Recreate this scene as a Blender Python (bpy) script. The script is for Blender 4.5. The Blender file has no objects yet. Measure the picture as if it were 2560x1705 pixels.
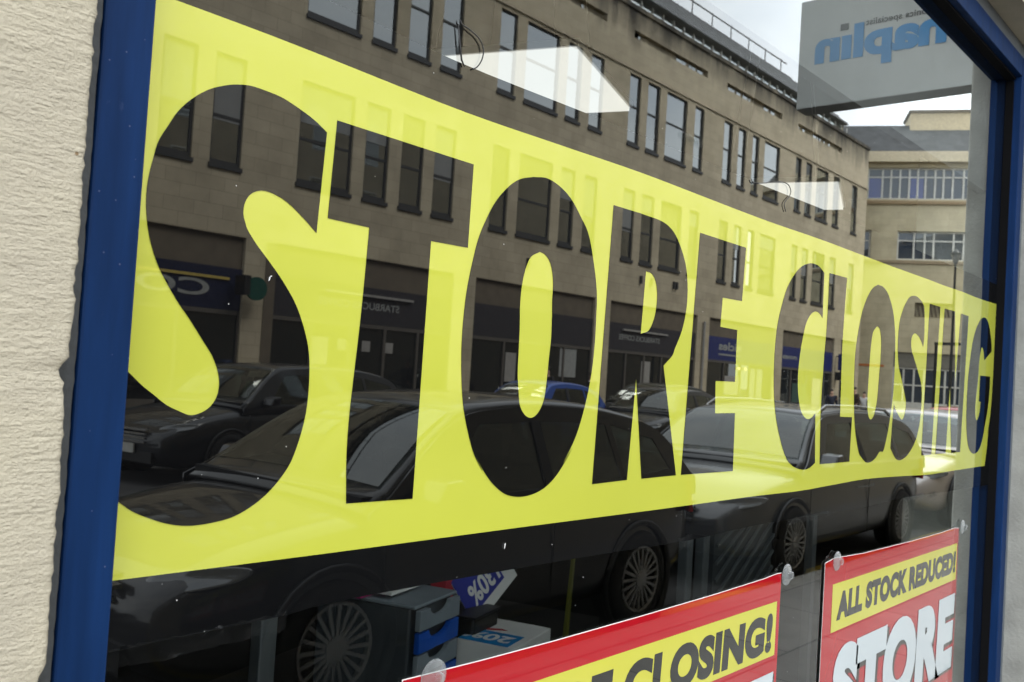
import bpy, bmesh, math, random
from mathutils import Vector, Matrix
R = math.radians
scene = bpy.context.scene
col = scene.collection
rnd = random.Random(7)

# ------------------------------------------------------------------ camera
cam_d = bpy.data.cameras.new("camera"); cam = bpy.data.objects.new("camera", cam_d); col.objects.link(cam)
right = Vector((0.6520676, -0.75563485, 0.06183703)); down = Vector((0.06504536, -0.02550432, -0.99755633)); fwd = Vector((0.75536544, 0.65449637, 0.03252))
m = Matrix((right, -down, -fwd)).transposed().to_4x4(); m.translation = Vector((0, -0.85, 1.62)); cam.matrix_world = m
cam_d.sensor_width = 36.0; cam_d.lens = 2340.0/2560*36; cam_d.clip_start = 0.05; cam_d.clip_end = 800
cam_d.dof.use_dof = True; cam_d.dof.focus_distance = 1.35; cam_d.dof.aperture_fstop = 13
scene.camera = cam

# ------------------------------------------------------------------ sky, sun, exposure
SUN_EL, SUN_AZ = 54.0, 18.0          # azimuth clockwise from +Y: the sun stands behind thin cloud over our own roof
w = bpy.data.worlds.new("World"); scene.world = w; w.use_nodes = True
nt = w.node_tree; nt.nodes.clear()
out = nt.nodes.new('ShaderNodeOutputWorld'); bg = nt.nodes.new('ShaderNodeBackground'); bg.inputs['Strength'].default_value = 0.12
sky = nt.nodes.new('ShaderNodeTexSky'); sky.sky_type = 'NISHITA'; sky.sun_disc = False
sky.sun_elevation = R(SUN_EL); sky.sun_rotation = R(SUN_AZ)
tc = nt.nodes.new('ShaderNodeTexCoord'); mp = nt.nodes.new('ShaderNodeMapping'); mp.inputs['Scale'].default_value = (1, 1, 2.2)
nz = nt.nodes.new('ShaderNodeTexNoise'); nz.inputs['Scale'].default_value = 2.6; nz.inputs['Detail'].default_value = 7; nz.inputs['Roughness'].default_value = .55
cr = nt.nodes.new('ShaderNodeValToRGB'); cr.color_ramp.elements[0].position = .30; cr.color_ramp.elements[0].color = (23.0, 25.0, 28.0, 1)
cr.color_ramp.elements[1].position = .66; cr.color_ramp.elements[1].color = (38, 38.6, 39, 1)
mx = nt.nodes.new('ShaderNodeMix'); mx.data_type = 'RGBA'; mx.inputs[0].default_value = .92
nt.links.new(tc.outputs['Generated'], mp.inputs['Vector']); nt.links.new(mp.outputs[0], nz.inputs['Vector']); nt.links.new(nz.outputs[0], cr.inputs[0])
nt.links.new(sky.outputs[0], mx.inputs[6]); nt.links.new(cr.outputs[0], mx.inputs[7]); nt.links.new(mx.outputs[2], bg.inputs['Color']); nt.links.new(bg.outputs[0], out.inputs[0])
sl = bpy.data.lights.new("sun", 'SUN'); sl.energy = 5.0; sl.angle = R(25); sl.color = (1, .95, .88)
so = bpy.data.objects.new("sun", sl); col.objects.link(so)
sd = Vector((math.sin(R(SUN_AZ))*math.cos(R(SUN_EL)), math.cos(R(SUN_AZ))*math.cos(R(SUN_EL)), math.sin(R(SUN_EL))))
so.rotation_euler = (-sd).to_track_quat('-Z', 'Y').to_euler()
scene.view_settings.view_transform = 'Standard'; scene.view_settings.look = 'None'; scene.view_settings.exposure = 0.14; scene.view_settings.gamma = 1
scene.render.engine = 'CYCLES'
cy = scene.cycles; cy.use_denoising = True; cy.max_bounces = 8; cy.diffuse_bounces = 3; cy.glossy_bounces = 4; cy.transparent_max_bounces = 12; cy.caustics_reflective = False; cy.caustics_refractive = False

# ------------------------------------------------------------------ materials
def newmat(name):
    mt = bpy.data.materials.new(name); mt.use_nodes = True
    return mt, mt.node_tree, mt.node_tree.nodes, mt.node_tree.nodes['Principled BSDF']
def N(nt, t, **kw):
    n = nt.nodes.new(t)
    for k, v in kw.items(): setattr(n, k, v)
    return n
def math_node(nt, op, a, b=None):
    n = N(nt, 'ShaderNodeMath', operation=op)
    for i, v in enumerate((a, b)):
        if v is None: continue
        if isinstance(v, (int, float)): n.inputs[i].default_value = v
        else: nt.links.new(v, n.inputs[i])
    return n.outputs[0]
def objcoord(nt, scale=(1, 1, 1)):
    t = N(nt, 'ShaderNodeTexCoord'); p = N(nt, 'ShaderNodeMapping'); p.inputs['Scale'].default_value = scale
    nt.links.new(t.outputs['Object'], p.inputs['Vector']); return p.outputs[0]
def noise(nt, vec, scale, detail=4, rough=.5):
    n = N(nt, 'ShaderNodeTexNoise'); n.inputs['Scale'].default_value = scale; n.inputs['Detail'].default_value = detail; n.inputs['Roughness'].default_value = rough
    nt.links.new(vec, n.inputs['Vector']); return n.outputs[0]
def ramp(nt, fac, stops):
    r = N(nt, 'ShaderNodeValToRGB'); e = r.color_ramp.elements
    while len(e) < len(stops): e.new(.5)
    for i, (p, c) in enumerate(stops):
        e[i].position = p; e[i].color = (*c, 1) if len(c) == 3 else c
    nt.links.new(fac, r.inputs[0]); return r.outputs[0]
def mixc(nt, fac, a, b, blend='MIX'):
    n = N(nt, 'ShaderNodeMix', data_type='RGBA', blend_type=blend)
    for i, v in ((0, fac), (6, a), (7, b)):
        if isinstance(v, (int, float)): n.inputs[i].default_value = v
        elif isinstance(v, tuple): n.inputs[i].default_value = (*v, 1)
        else: nt.links.new(v, n.inputs[i])
    return n.outputs[2]
def bump(nt, h, strength, dist=.01):
    b = N(nt, 'ShaderNodeBump'); b.inputs['Strength'].default_value = strength; b.inputs['Distance'].default_value = dist
    nt.links.new(h, b.inputs['Height']); return b.outputs[0]
def pane_fac(nt, f0=.045):
    """share of light that a two-sided sheet of glass throws back at this angle"""
    g = N(nt, 'ShaderNodeNewGeometry'); d = N(nt, 'ShaderNodeVectorMath', operation='DOT_PRODUCT')
    nt.links.new(g.outputs['Incoming'], d.inputs[0]); nt.links.new(g.outputs['Normal'], d.inputs[1])
    c = math_node(nt, 'ABSOLUTE', d.outputs['Value'])
    n2 = ((1+f0**.5)/(1-f0**.5))**2                       # refractive index squared
    g2 = math_node(nt, 'SQRT', math_node(nt, 'ADD', math_node(nt, 'MULTIPLY', c, c), n2-1))
    rs = math_node(nt, 'DIVIDE', math_node(nt, 'SUBTRACT', g2, c), math_node(nt, 'ADD', g2, c)); cn = math_node(nt, 'MULTIPLY', c, n2)
    rp = math_node(nt, 'DIVIDE', math_node(nt, 'SUBTRACT', cn, g2), math_node(nt, 'ADD', cn, g2))
    f = math_node(nt, 'MULTIPLY', math_node(nt, 'ADD', math_node(nt, 'MULTIPLY', rs, rs), math_node(nt, 'MULTIPLY', rp, rp)), .5)
    return math_node(nt, 'DIVIDE', math_node(nt, 'MULTIPLY', f, 2.0), math_node(nt, 'ADD', f, 1.0))
def specks(nt, scale=60, size=.045, share=.86):
    v = N(nt, 'ShaderNodeTexVoronoi'); v.inputs['Scale'].default_value = scale
    nt.links.new(objcoord(nt), v.inputs['Vector'])
    near = math_node(nt, 'LESS_THAN', v.outputs['Distance'], size)
    s = N(nt, 'ShaderNodeSeparateColor'); nt.links.new(v.outputs['Color'], s.inputs[0])
    return math_node(nt, 'MULTIPLY', near, math_node(nt, 'GREATER_THAN', s.outputs[0], share))
def plain(name, c, rough=.6, metal=0.0, var=.12, scale=8, spec=.5, bmp=0.0, bscale=60, coat=0.0):
    mt, nt, nd, p = newmat(name)
    v = objcoord(nt); n = noise(nt, v, scale, 5)
    lo = tuple(max(0, x*(1-var)) for x in c); hi = tuple(min(1, x*(1+var)) for x in c)
    nt.links.new(ramp(nt, n, [(.3, lo), (.7, hi)]), p.inputs['Base Color'])
    p.inputs['Roughness'].default_value = rough; p.inputs['Metallic'].default_value = metal; p.inputs['Specular IOR Level'].default_value = spec
    p.inputs['Coat Weight'].default_value = coat; p.inputs['Coat Roughness'].default_value = .03
    if bmp: nt.links.new(bump(nt, noise(nt, v, bscale, 4), bmp, .004), p.inputs['Normal'])
    return mt
def film(name, c, dots=True, wave=0.0, base_rough=.6, var=.04, creased=False, f0=.045):
    """printed sheet with a mirror-smooth face, as bright in reflection as the window pane"""
    mt, nt, nd, p = newmat(name)
    v = objcoord(nt)
    cc = ramp(nt, noise(nt, v, 3.0, 4), [(.3, tuple(x*(1-var) for x in c)), (.7, tuple(min(1, x*(1+var)) for x in c))])
    if dots: cc = mixc(nt, specks(nt), cc, (.5, .5, .48))
    nt.links.new(cc, p.inputs['Base Color']); p.inputs['Roughness'].default_value = base_rough; p.inputs['Specular IOR Level'].default_value = 0.0
    gl = N(nt, 'ShaderNodeBsdfGlossy'); gl.inputs['Roughness'].default_value = 0.0; gl.inputs['Color'].default_value = (.97, 1, .985, 1)
    if wave:
        b = bump(nt, noise(nt, objcoord(nt, (1, 1, 1)), 1.6, 1), wave, .01); nt.links.new(b, gl.inputs['Normal'])
    base = p.outputs[0]
    if creased:   # soft sheen of the slack plastic lying behind its smooth face
        g2 = N(nt, 'ShaderNodeBsdfGlossy'); g2.inputs['Roughness'].default_value = .28; g2.inputs['Color'].default_value = (.9, .9, .62, 1)
        b2 = bump(nt, noise(nt, objcoord(nt, (1.2, 1, 3.2)), 1.5, 2, .4), .4, .05); nt.links.new(b2, g2.inputs['Normal'])
        m2 = N(nt, 'ShaderNodeMixShader'); m2.inputs[0].default_value = .065
        nt.links.new(base, m2.inputs[1]); nt.links.new(g2.outputs[0], m2.inputs[2]); base = m2.outputs[0]
    mxs = N(nt, 'ShaderNodeMixShader'); nt.links.new(pane_fac(nt, f0), mxs.inputs[0]); nt.links.new(base, mxs.inputs[1]); nt.links.new(gl.outputs[0], mxs.inputs[2])
    nt.links.new(mxs.outputs[0], nd['Material Output'].inputs[0]); return mt
def glass_pane(name, tint=(.9, .94, .92), dots=True):
    mt, nt, nd, p = newmat(name); nd.remove(p)
    tr = N(nt, 'ShaderNodeBsdfTransparent'); tr.inputs['Color'].default_value = (*tint, 1)
    gl = N(nt, 'ShaderNodeBsdfGlossy'); gl.inputs['Roughness'].default_value = 0.0; gl.inputs['Color'].default_value = (.97, 1, .985, 1)
    mxs = N(nt, 'ShaderNodeMixShader'); nt.links.new(pane_fac(nt), mxs.inputs[0]); nt.links.new(tr.outputs[0], mxs.inputs[1]); nt.links.new(gl.outputs[0], mxs.inputs[2])
    end = mxs.outputs[0]
    if dots:
        df = N(nt, 'ShaderNodeBsdfDiffuse'); df.inputs['Color'].default_value = (.5, .5, .48, 1)
        m2 = N(nt, 'ShaderNodeMixShader'); nt.links.new(specks(nt), m2.inputs[0]); nt.links.new(end, m2.inputs[1]); nt.links.new(df.outputs[0], m2.inputs[2]); end = m2.outputs[0]
    nt.links.new(end, nd['Material Output'].inputs[0]); return mt
def clear_plastic(name, haze=.04, FACE=.30, c=(.95, .97, .97), b=.75):
    mt, nt, nd, p = newmat(name)
    p.inputs['Base Color'].default_value = (b, b*1.03, b*1.03, 1); p.inputs['Roughness'].default_value = .12; p.inputs['Specular IOR Level'].default_value = .9
    tr = N(nt, 'ShaderNodeBsdfTransparent'); tr.inputs['Color'].default_value = (*c, 1)
    lw = N(nt, 'ShaderNodeLayerWeight'); lw.inputs['Blend'].default_value = .35
    f = math_node(nt, 'MINIMUM', math_node(nt, 'ADD', math_node(nt, 'MULTIPLY', lw.outputs['Facing'], FACE), haze), 1.0)
    mxs = N(nt, 'ShaderNodeMixShader'); nt.links.new(f, mxs.inputs[0]); nt.links.new(tr.outputs[0], mxs.inputs[1]); nt.links.new(p.outputs[0], mxs.inputs[2])
    nt.links.new(mxs.outputs[0], nd['Material Output'].inputs[0]); return mt
def glow(name, c, s):
    mt, nt, nd, p = newmat(name); nd.remove(p)
    e = N(nt, 'ShaderNodeEmission'); e.inputs['Color'].default_value = (*c, 1); e.inputs['Strength'].default_value = s
    nt.links.new(e.outputs[0], nd['Material Output'].inputs[0]); return mt
def ashlar(name, c1, c2, mortar, bw=.72, bh=.31, stain=True, axes='xz'):
    mt, nt, nd, p = newmat(name)
    t = N(nt, 'ShaderNodeTexCoord'); s = N(nt, 'ShaderNodeSeparateXYZ'); nt.links.new(t.outputs['Object'], s.inputs[0])
    cb = N(nt, 'ShaderNodeCombineXYZ')
    nt.links.new(s.outputs[0 if axes[0] == 'x' else 1], cb.inputs[0]); nt.links.new(s.outputs[2], cb.inputs[1])
    br = N(nt, 'ShaderNodeTexBrick'); br.inputs['Scale'].default_value = 1; br.inputs['Brick Width'].default_value = bw; br.inputs['Row Height'].default_value = bh
    br.inputs['Mortar Size'].default_value = .006; br.inputs['Color1'].default_value = (*c1, 1); br.inputs['Color2'].default_value = (*c2, 1); br.inputs['Mortar'].default_value = (*mortar, 1); br.inputs['Bias'].default_value = -.2
    nt.links.new(cb.outputs[0], br.inputs['Vector'])
    n = noise(nt, t.outputs['Object'], 1.3, 6, .6)
    cc = mixc(nt, 1.0, br.outputs['Color'], ramp(nt, n, [(.25, (.78, .76, .73)), (.75, (1.12, 1.1, 1.06))]), 'MULTIPLY')
    if stain:   # black weathering streaks that hang down from the parapet
        mp = N(nt, 'ShaderNodeMapping'); mp.inputs['Scale'].default_value = (1.6, 1.6, .35); nt.links.new(t.outputs['Object'], mp.inputs['Vector'])
        n2 = noise(nt, mp.outputs[0], 1.2, 5, .65)
        h = math_node(nt, 'MULTIPLY', math_node(nt, 'SUBTRACT', s.outputs[2], 12.6), .36)
        f = N(nt, 'ShaderNodeMath', operation='MULTIPLY', use_clamp=True); nt.links.new(math_node(nt, 'SUBTRACT', math_node(nt, 'ADD', n2, h), .84), f.inputs[0]); f.inputs[1].default_value = 2.0
        cc = mixc(nt, f.outputs[0], cc, (.06, .055, .048))
    nt.links.new(cc, p.inputs['Base Color']); p.inputs['Roughness'].default_value = .9; p.inputs['Specular IOR Level'].default_value = .2
    nt.links.new(bump(nt, br.outputs['Fac'], -.4, .006), p.inputs['Normal']); return mt
def tooled_stone(name, c):
    mt, nt, nd, p = newmat(name)
    v = objcoord(nt)
    lines = noise(nt, objcoord(nt, (52, 52, 300)), 1.0, 4, .6); wob = noise(nt, objcoord(nt, (90, 90, 150)), 2.0, 5, .6); grain = noise(nt, v, 420, 3, .6)
    h = math_node(nt, 'ADD', math_node(nt, 'ADD', math_node(nt, 'MULTIPLY', lines, 1.0), math_node(nt, 'MULTIPLY', wob, .85)), math_node(nt, 'MULTIPLY', grain, .55))
    big = noise(nt, v, 5, 5, .6)
    cc = ramp(nt, big, [(.3, tuple(x*f for x, f in zip(c, (.90, .90, .92)))), (.7, tuple(min(1, x*f) for x, f in zip(c, (1.06, 1.06, 1.03))))])
    pit = N(nt, 'ShaderNodeTexVoronoi'); pit.inputs['Scale'].default_value = 30; nt.links.new(v, pit.inputs['Vector'])
    pf = math_node(nt, 'MULTIPLY', math_node(nt, 'LESS_THAN', pit.outputs['Distance'], .065), math_node(nt, 'GREATER_THAN', noise(nt, v, 17, 1), .50))
    cc = mixc(nt, pf, cc, (.20, .14, .08))
    sm = ramp(nt, noise(nt, objcoord(nt, (7, 7, 16)), 2.0, 6, .7), [(.70, (0, 0, 0)), (.80, (1, 1, 1))]); 
    cc = mixc(nt, math_node(nt, 'MULTIPLY', sm, .45), cc, (.30, .28, .25))
    nt.links.new(cc, p.inputs['Base Color']); p.inputs['Roughness'].default_value = .95; p.inputs['Specular IOR Level'].default_value = .15
    nt.links.new(bump(nt, h, .9, .0030), p.inputs['Normal']); return mt
def paint_worn(name, c):
    mt, nt, nd, p = newmat(name)
    v = objcoord(nt)
    cc = ramp(nt, noise(nt, objcoord(nt, (30, 30, 3)), 1.5, 5, .6), [(.3, tuple(x*.78 for x in c)), (.75, tuple(x*1.32 for x in c))])
    cc = mixc(nt, specks(nt, 130, .10, .86), cc, (.07, .09, .17))
    cc = mixc(nt, math_node(nt, 'MULTIPLY', ramp(nt, noise(nt, objcoord(nt, (26, 26, 9)), 2.4, 6, .7), [(.66, (0, 0, 0)), (.74, (1, 1, 1))]), .30), cc, (.07, .10, .20))
    nt.links.new(cc, p.inputs['Base Color']); p.inputs['Roughness'].default_value = .5; p.inputs['Specular IOR Level'].default_value = .08; return mt
def slabs(name, c, bw, bh, gap=.008, rot=0):
    mt, nt, nd, p = newmat(name)
    t = N(nt, 'ShaderNodeTexCoord'); mp = N(nt, 'ShaderNodeMapping'); mp.inputs['Rotation'].default_value = (0, 0, rot); nt.links.new(t.outputs['Object'], mp.inputs['Vector'])
    br = N(nt, 'ShaderNodeTexBrick'); br.inputs['Scale'].default_value = 1; br.inputs['Brick Width'].default_value = bw; br.inputs['Row Height'].default_value = bh
    br.inputs['Mortar Size'].default_value = gap; br.inputs['Color1'].default_value = (*[x*.86 for x in c], 1); br.inputs['Color2'].default_value = (*[x*1.14 for x in c], 1); br.inputs['Mortar'].default_value = (*[x*.28 for x in c], 1)
    nt.links.new(mp.outputs[0], br.inputs['Vector'])
    cc = mixc(nt, 1.0, br.outputs['Color'], ramp(nt, noise(nt, t.outputs['Object'], 2.5, 7, .65), [(.25, (.72, .72, .72)), (.75, (1.2, 1.18, 1.15))]), 'MULTIPLY')
    nt.links.new(cc, p.inputs['Base Color']); p.inputs['Roughness'].default_value = .7
    nt.links.new(bump(nt, br.outputs['Fac'], -.5, .004), p.inputs['Normal']); return mt

M = dict(
 stone_near=tooled_stone('tooled_stone', (.44, .40, .305)), stone_side=plain('pier_stone', (.295, .295, .265), .9, var=.16, scale=9, spec=.2, bmp=.5, bscale=90),
 blue=paint_worn('worn_blue_paint', (.005, .0225, .08)), rubber=plain('black_rubber', (.004, .004, .0045), .9, spec=.1), sealant=plain('grey_sealant', (.032, .035, .036), .8, bmp=.6, bscale=70),
 alu=plain('grey_metal', (.13, .145, .155), .5, .2), pane=glass_pane('window_glass'),
 black_film=film('black_sheet', (.004, .0042, .0046)), letter_film=film('black_print', (.003, .003, .0032)), yellow_film=film('yellow_print', (.49, .515, .060), dots=False, creased=True),
 red_film=film('red_print', (.38, .008, .015), dots=False), poster_yellow=film('poster_yellow_print', (.52, .50, .055), dots=False), poster_black=film('poster_black_print', (.02, .02, .018), dots=False), poster_white=film('poster_white_print', (.50, .56, .58), dots=False),
 clear=clear_plastic('clear_plastic'), tape=clear_plastic('clear_tape', .02, .25, b=.05), cup=clear_plastic('suction_rubber', .07, .55, b=.45),
 asphalt=plain('asphalt', (.055, .055, .057), .85, var=.25, scale=3, bmp=.4, bscale=200), slab=slabs('paving_slabs', (.23, .22, .207), 1.05, .72), slab_far=slabs('far_paving', (.27, .25, .22), .9, .6), kerb=plain('kerb_stone', (.25, .24, .22), .85, bmp=.3),
 line=plain('road_paint', (.55, .55, .53), .8, var=.2), double=plain('yellow_road_paint', (.55, .42, .05), .8, var=.2),
 bath=ashlar('bath_stone_ashlar', (.50, .45, .35), (.43, .385, .295), (.33, .29, .22)), bath_end=ashlar('pale_ashlar', (.53, .455, .31), (.47, .40, .27), (.34, .29, .20), .9, .36, stain=False, axes='yz'), bath_own=ashlar('own_ashlar', (.46, .40, .30), (.40, .35, .26), (.3, .26, .2), .8, .36, stain=False),
 lintel=plain('brown_stone', (.135, .112, .082), .9, var=.15, scale=3), dark_frame=plain('dark_frame', (.035, .036, .038), .5), ltframe=plain('white_frame', (.62, .62, .58), .5), roof=plain('grey_roof_metal', (.34, .36, .375), .7, .0, var=.15, scale=2, spec=.2), slate=plain('slate', (.05, .054, .058), .8, var=.35, scale=2.2, bmp=.6, bscale=30),
 shopdark=plain('shop_dark', (.028, .027, .026), .6), bluefascia=plain('blue_fascia', (.015, .024, .13), .4), navy=plain('navy_fascia', (.008, .012, .04), .4), purple=plain('black_purple_fascia', (.03, .028, .034), .5), signwhite=plain('sign_white', (.30, .31, .31), .5), barlight=plain('strip_grey', (.32, .31, .30), .5), yellowbar=plain('strip_yellow', (.50, .38, .10), .5), orange=plain('orange_band', (.50, .16, .04), .6), shelfgreen=plain('dull_green', (.03, .07, .06), .6), green=plain('green_sign', (.006, .07, .05), .4),
 panel=plain('sign_panel', (.39, .415, .41), .35, var=.03), panel_edge=plain('sign_edge', (.2, .2, .195), .5), logo_blue=plain('logo_blue', (.0, .175, .43), .35, var=.03), logo_grey=plain('logo_grey', (.03, .03, .033), .4),
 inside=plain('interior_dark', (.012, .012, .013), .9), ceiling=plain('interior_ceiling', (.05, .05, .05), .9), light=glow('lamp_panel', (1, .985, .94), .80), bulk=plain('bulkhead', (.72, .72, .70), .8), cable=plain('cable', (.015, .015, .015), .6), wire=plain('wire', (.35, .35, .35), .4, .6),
 shelfgrey=plain('shelf_grey', (.06, .068, .072), .5), drawer_dark=plain('drawer_case', (.05, .058, .065), .5), drawer_grey=plain('drawer_grey', (.20, .235, .265), .45), drawer_blue=plain('drawer_blue', (.008, .085, .46), .4), magenta=plain('magenta_card', (.42, .02, .16), .6), white=plain('white_card', (.70, .70, .68), .6, var=.04), royal=plain('royal_blue_card', (.02, .03, .27), .5), redcard=plain('red_card', (.45, .02, .04), .5), skyblue=plain('label_blue', (.0, .20, .50), .5), bin=plain('black_bin', (.012, .012, .012), .5), olive=plain('yellow_strap', (.10, .10, .01), .6),
 tyre=plain('tyre', (.014, .014, .015), .8), rim=plain('rim_alloy', (.38, .38, .38), .35, .7), lens=plain('lamp_lens', (.16, .17, .18), .1, .3, coat=1.0), redlens=plain('tail_lens', (.45, .01, .01), .2), plate_w=plain('white_plate', (.62, .62, .58), .4), plate_y=plain('yellow_plate', (.62, .48, .05), .4), chrome=plain('chrome', (.55, .55, .56), .15, .9), trim=plain('black_trim', (.012, .012, .013), .45),
 skin=plain('skin', (.52, .32, .24), .6), hair=plain('hair', (.03, .022, .016), .7), lamp_black=plain('lamp_black', (.012, .014, .014), .4), warm=glow('warm_lamp', (1, .8, .45), 3.0), door=plain('shop_door', (.10, .09, .08), .5))
def car_paint(name, c): return plain(name, c, .32, .25, var=.05, spec=.5, coat=.8)
def mirror_glass(name, c, twice=False, f0=.045):
    mt = film(name, c, dots=False, base_rough=.9, f0=f0)
    if twice:                                            # double glazing throws back about twice as much
        nt = mt.node_tree; mxs = [n for n in nt.nodes if n.type == 'MIX_SHADER'][0]; f = mxs.inputs[0].links[0].from_socket
        nt.links.new(math_node(nt, 'DIVIDE', math_node(nt, 'MULTIPLY', f, 2.0), math_node(nt, 'ADD', f, 1.0)), mxs.inputs[0])
    return mt
M['carglass'] = glass_pane('car_glass', (.42, .50, .48), False); M['bglass'] = mirror_glass('building_glass', (.014, .018, .022), True, .20); M['blind'] = mirror_glass('drawn_blind', (.26, .27, .28)); M['farglass'] = mirror_glass('far_window_glass', (.03, .045, .07)); M['clearglass'] = mirror_glass('clerestory_glass', (.10, .12, .13), True, .4); M['shopglass'] = mirror_glass('shop_glass', (.012, .014, .015))

# ------------------------------------------------------------------ mesh helpers
class MB:
    def __init__(s): s.v = []; s.f = []
    def quad(s, *p):
        b = len(s.v); s.v += [tuple(q) for q in p]; s.f.append(tuple(range(b, b+len(p)))); return s
    def box(s, a, b):
        x0, y0, z0 = a; x1, y1, z1 = b; k = len(s.v)
        s.v += [(x0, y0, z0), (x1, y0, z0), (x1, y1, z0), (x0, y1, z0), (x0, y0, z1), (x1, y0, z1), (x1, y1, z1), (x0, y1, z1)]
        s.f += [tuple(k+i for i in q) for q in ((0, 3, 2, 1), (4, 5, 6, 7), (0, 1, 5, 4), (1, 2, 6, 5), (2, 3, 7, 6), (3, 0, 4, 7))]; return s
    def prism(s, poly, d):
        """polygon of 3-D points pushed along d"""
        k = len(s.v); n = len(poly); d = Vector(d)
        s.v += [tuple(p) for p in poly] + [tuple(Vector(p)+d) for p in poly]
        s.f += [tuple(range(k+n-1, k-1, -1)), tuple(range(k+n, k+2*n))] + [(k+i, k+(i+1) % n, k+n+(i+1) % n, k+n+i) for i in range(n)]; return s
    def tube(s, pts, r, n=8, caps=True):
        pts = [Vector(p) for p in pts]; rs = r if isinstance(r, (list, tuple)) else [r]*len(pts); k = len(s.v)
        for i, p in enumerate(pts):
            t = (pts[min(i+1, len(pts)-1)]-pts[max(i-1, 0)]).normalized(); u = t.orthogonal().normalized()
            if i and abs(t.dot(pu)) < .98: u = (pu - t*t.dot(pu)).normalized()
            pu = u; b = t.cross(u)
            s.v += [tuple(p + (u*math.cos(2*math.pi*j/n) + b*math.sin(2*math.pi*j/n))*rs[i]) for j in range(n)]
        for i in range(len(pts)-1):
            for j in range(n): s.f.append((k+i*n+j, k+i*n+(j+1) % n, k+(i+1)*n+(j+1) % n, k+(i+1)*n+j))
        if caps: s.f += [tuple(k+j for j in range(n-1, -1, -1)), tuple(k+(len(pts)-1)*n+j for j in range(n))]
        return s
    def lathe(s, prof, n=24, mat=None):
        """profile of (r, h) turned round local Z, then moved by mat"""
        k = len(s.v); mat = mat or Matrix()
        for r, h in prof: s.v += [tuple(mat @ Vector((r*math.cos(2*math.pi*j/n), r*math.sin(2*math.pi*j/n), h))) for j in range(n)]
        for i in range(len(prof)-1):
            for j in range(n): s.f.append((k+i*n+j, k+i*n+(j+1) % n, k+(i+1)*n+(j+1) % n, k+(i+1)*n+j))
        return s
    def build(s, name, mat, parent=None, smooth=False, bevel=0, seg=2, weld=False):
        me = bpy.data.meshes.new(name); me.from_pydata(s.v, [], s.f)
        bm = bmesh.new(); bm.from_mesh(me)
        if weld: bmesh.ops.remove_doubles(bm, verts=bm.verts, dist=1e-4)
        bmesh.ops.recalc_face_normals(bm, faces=bm.faces); bm.to_mesh(me); bm.free()
        return link(name, me, mat, parent, smooth, bevel, seg)
def link(name, me, mat, parent=None, smooth=False, bevel=0, seg=2):
    me.materials.append(M[mat] if isinstance(mat, str) else mat)
    if smooth:
        for p in me.polygons: p.use_smooth = True
    o = bpy.data.objects.new(name, me); col.objects.link(o)
    if parent: o.parent = parent
    if bevel:
        b = o.modifiers.new('bevel', 'BEVEL'); b.width = bevel; b.segments = seg; b.limit_method = 'ANGLE'
    return o
def tag(o, label, cat, group=None, kind=None):
    o['label'] = label; o['category'] = cat
    if group: o['group'] = group
    if kind: o['kind'] = kind
    return o
def thing(name, label, cat, loc=(0, 0, 0), rz=0, group=None):
    o = bpy.data.objects.new(name, None); col.objects.link(o); o.location = loc; o.rotation_euler = (0, 0, rz); o.empty_display_size = .1
    return tag(o, label, cat, group)
def structure(o): o['kind'] = 'structure'; return o
def spline(run, n=6):
    """smooth curve through a run of points"""
    if len(run) < 3: return list(run)
    P = [run[0]] + list(run) + [run[-1]]; res = []
    for i in range(1, len(P)-2):
        p0, p1, p2, p3 = P[i-1:i+3]
        d = [max(1e-6, math.dist(p0, p1)**.5), max(1e-6, math.dist(p1, p2)**.5), max(1e-6, math.dist(p2, p3)**.5)]
        if i == 1: p0 = (2*p1[0]-p2[0], 2*p1[1]-p2[1]); d[0] = d[1]
        if i == len(P)-3: p3 = (2*p2[0]-p1[0], 2*p2[1]-p1[1]); d[2] = d[1]
        t0 = 0; t1 = d[0]; t2 = t1+d[1]; t3 = t2+d[2]
        for j in range(n):
            t = t1 + (t2-t1)*j/n; q = []
            for a in (0, 1):
                A1 = (t1-t)/(t1-t0)*p0[a]+(t-t0)/(t1-t0)*p1[a]; A2 = (t2-t)/(t2-t1)*p1[a]+(t-t1)/(t2-t1)*p2[a]; A3 = (t3-t)/(t3-t2)*p2[a]+(t-t2)/(t3-t2)*p3[a]
                B1 = (t2-t)/(t2-t0)*A1+(t-t0)/(t2-t0)*A2; B2 = (t3-t)/(t3-t1)*A2+(t-t1)/(t3-t1)*A3
                q.append((t2-t)/(t2-t1)*B1+(t-t1)/(t2-t1)*B2)
            res.append(tuple(q))
    res.append(run[-1]); return res
def fill_mesh(name, loops, thick=.0002):
    """flat outline (with holes) filled and given a thickness; local x, y"""
    cu = bpy.data.curves.new(name, 'CURVE'); cu.dimensions = '2D'; cu.fill_mode = 'BOTH'; cu.extrude = thick/2
    for lp in loops:
        sp = cu.splines.new('POLY'); sp.points.add(len(lp)-1); sp.use_cyclic_u = True
        for i, p in enumerate(lp): sp.points[i].co = (p[0], p[1], 0, 1)
    return curve_to_mesh(cu, name)
def curve_to_mesh(cu, name):
    o = bpy.data.objects.new(name, cu); col.objects.link(o); bpy.context.view_layer.update()
    me = bpy.data.meshes.new_from_object(o.evaluated_get(bpy.context.evaluated_depsgraph_get())); me.name = name
    bpy.data.objects.remove(o); bpy.data.curves.remove(cu); me.materials.clear(); return me
def text_mesh(name, s, bold=0.0, shear=0.0, thick=.0002, space=1.0):
    cu = bpy.data.curves.new(name, 'FONT'); cu.body = s; cu.offset = bold; cu.shear = shear; cu.extrude = thick/2; cu.space_character = space; cu.resolution_u = 6
    return curve_to_mesh(cu, name)
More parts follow.
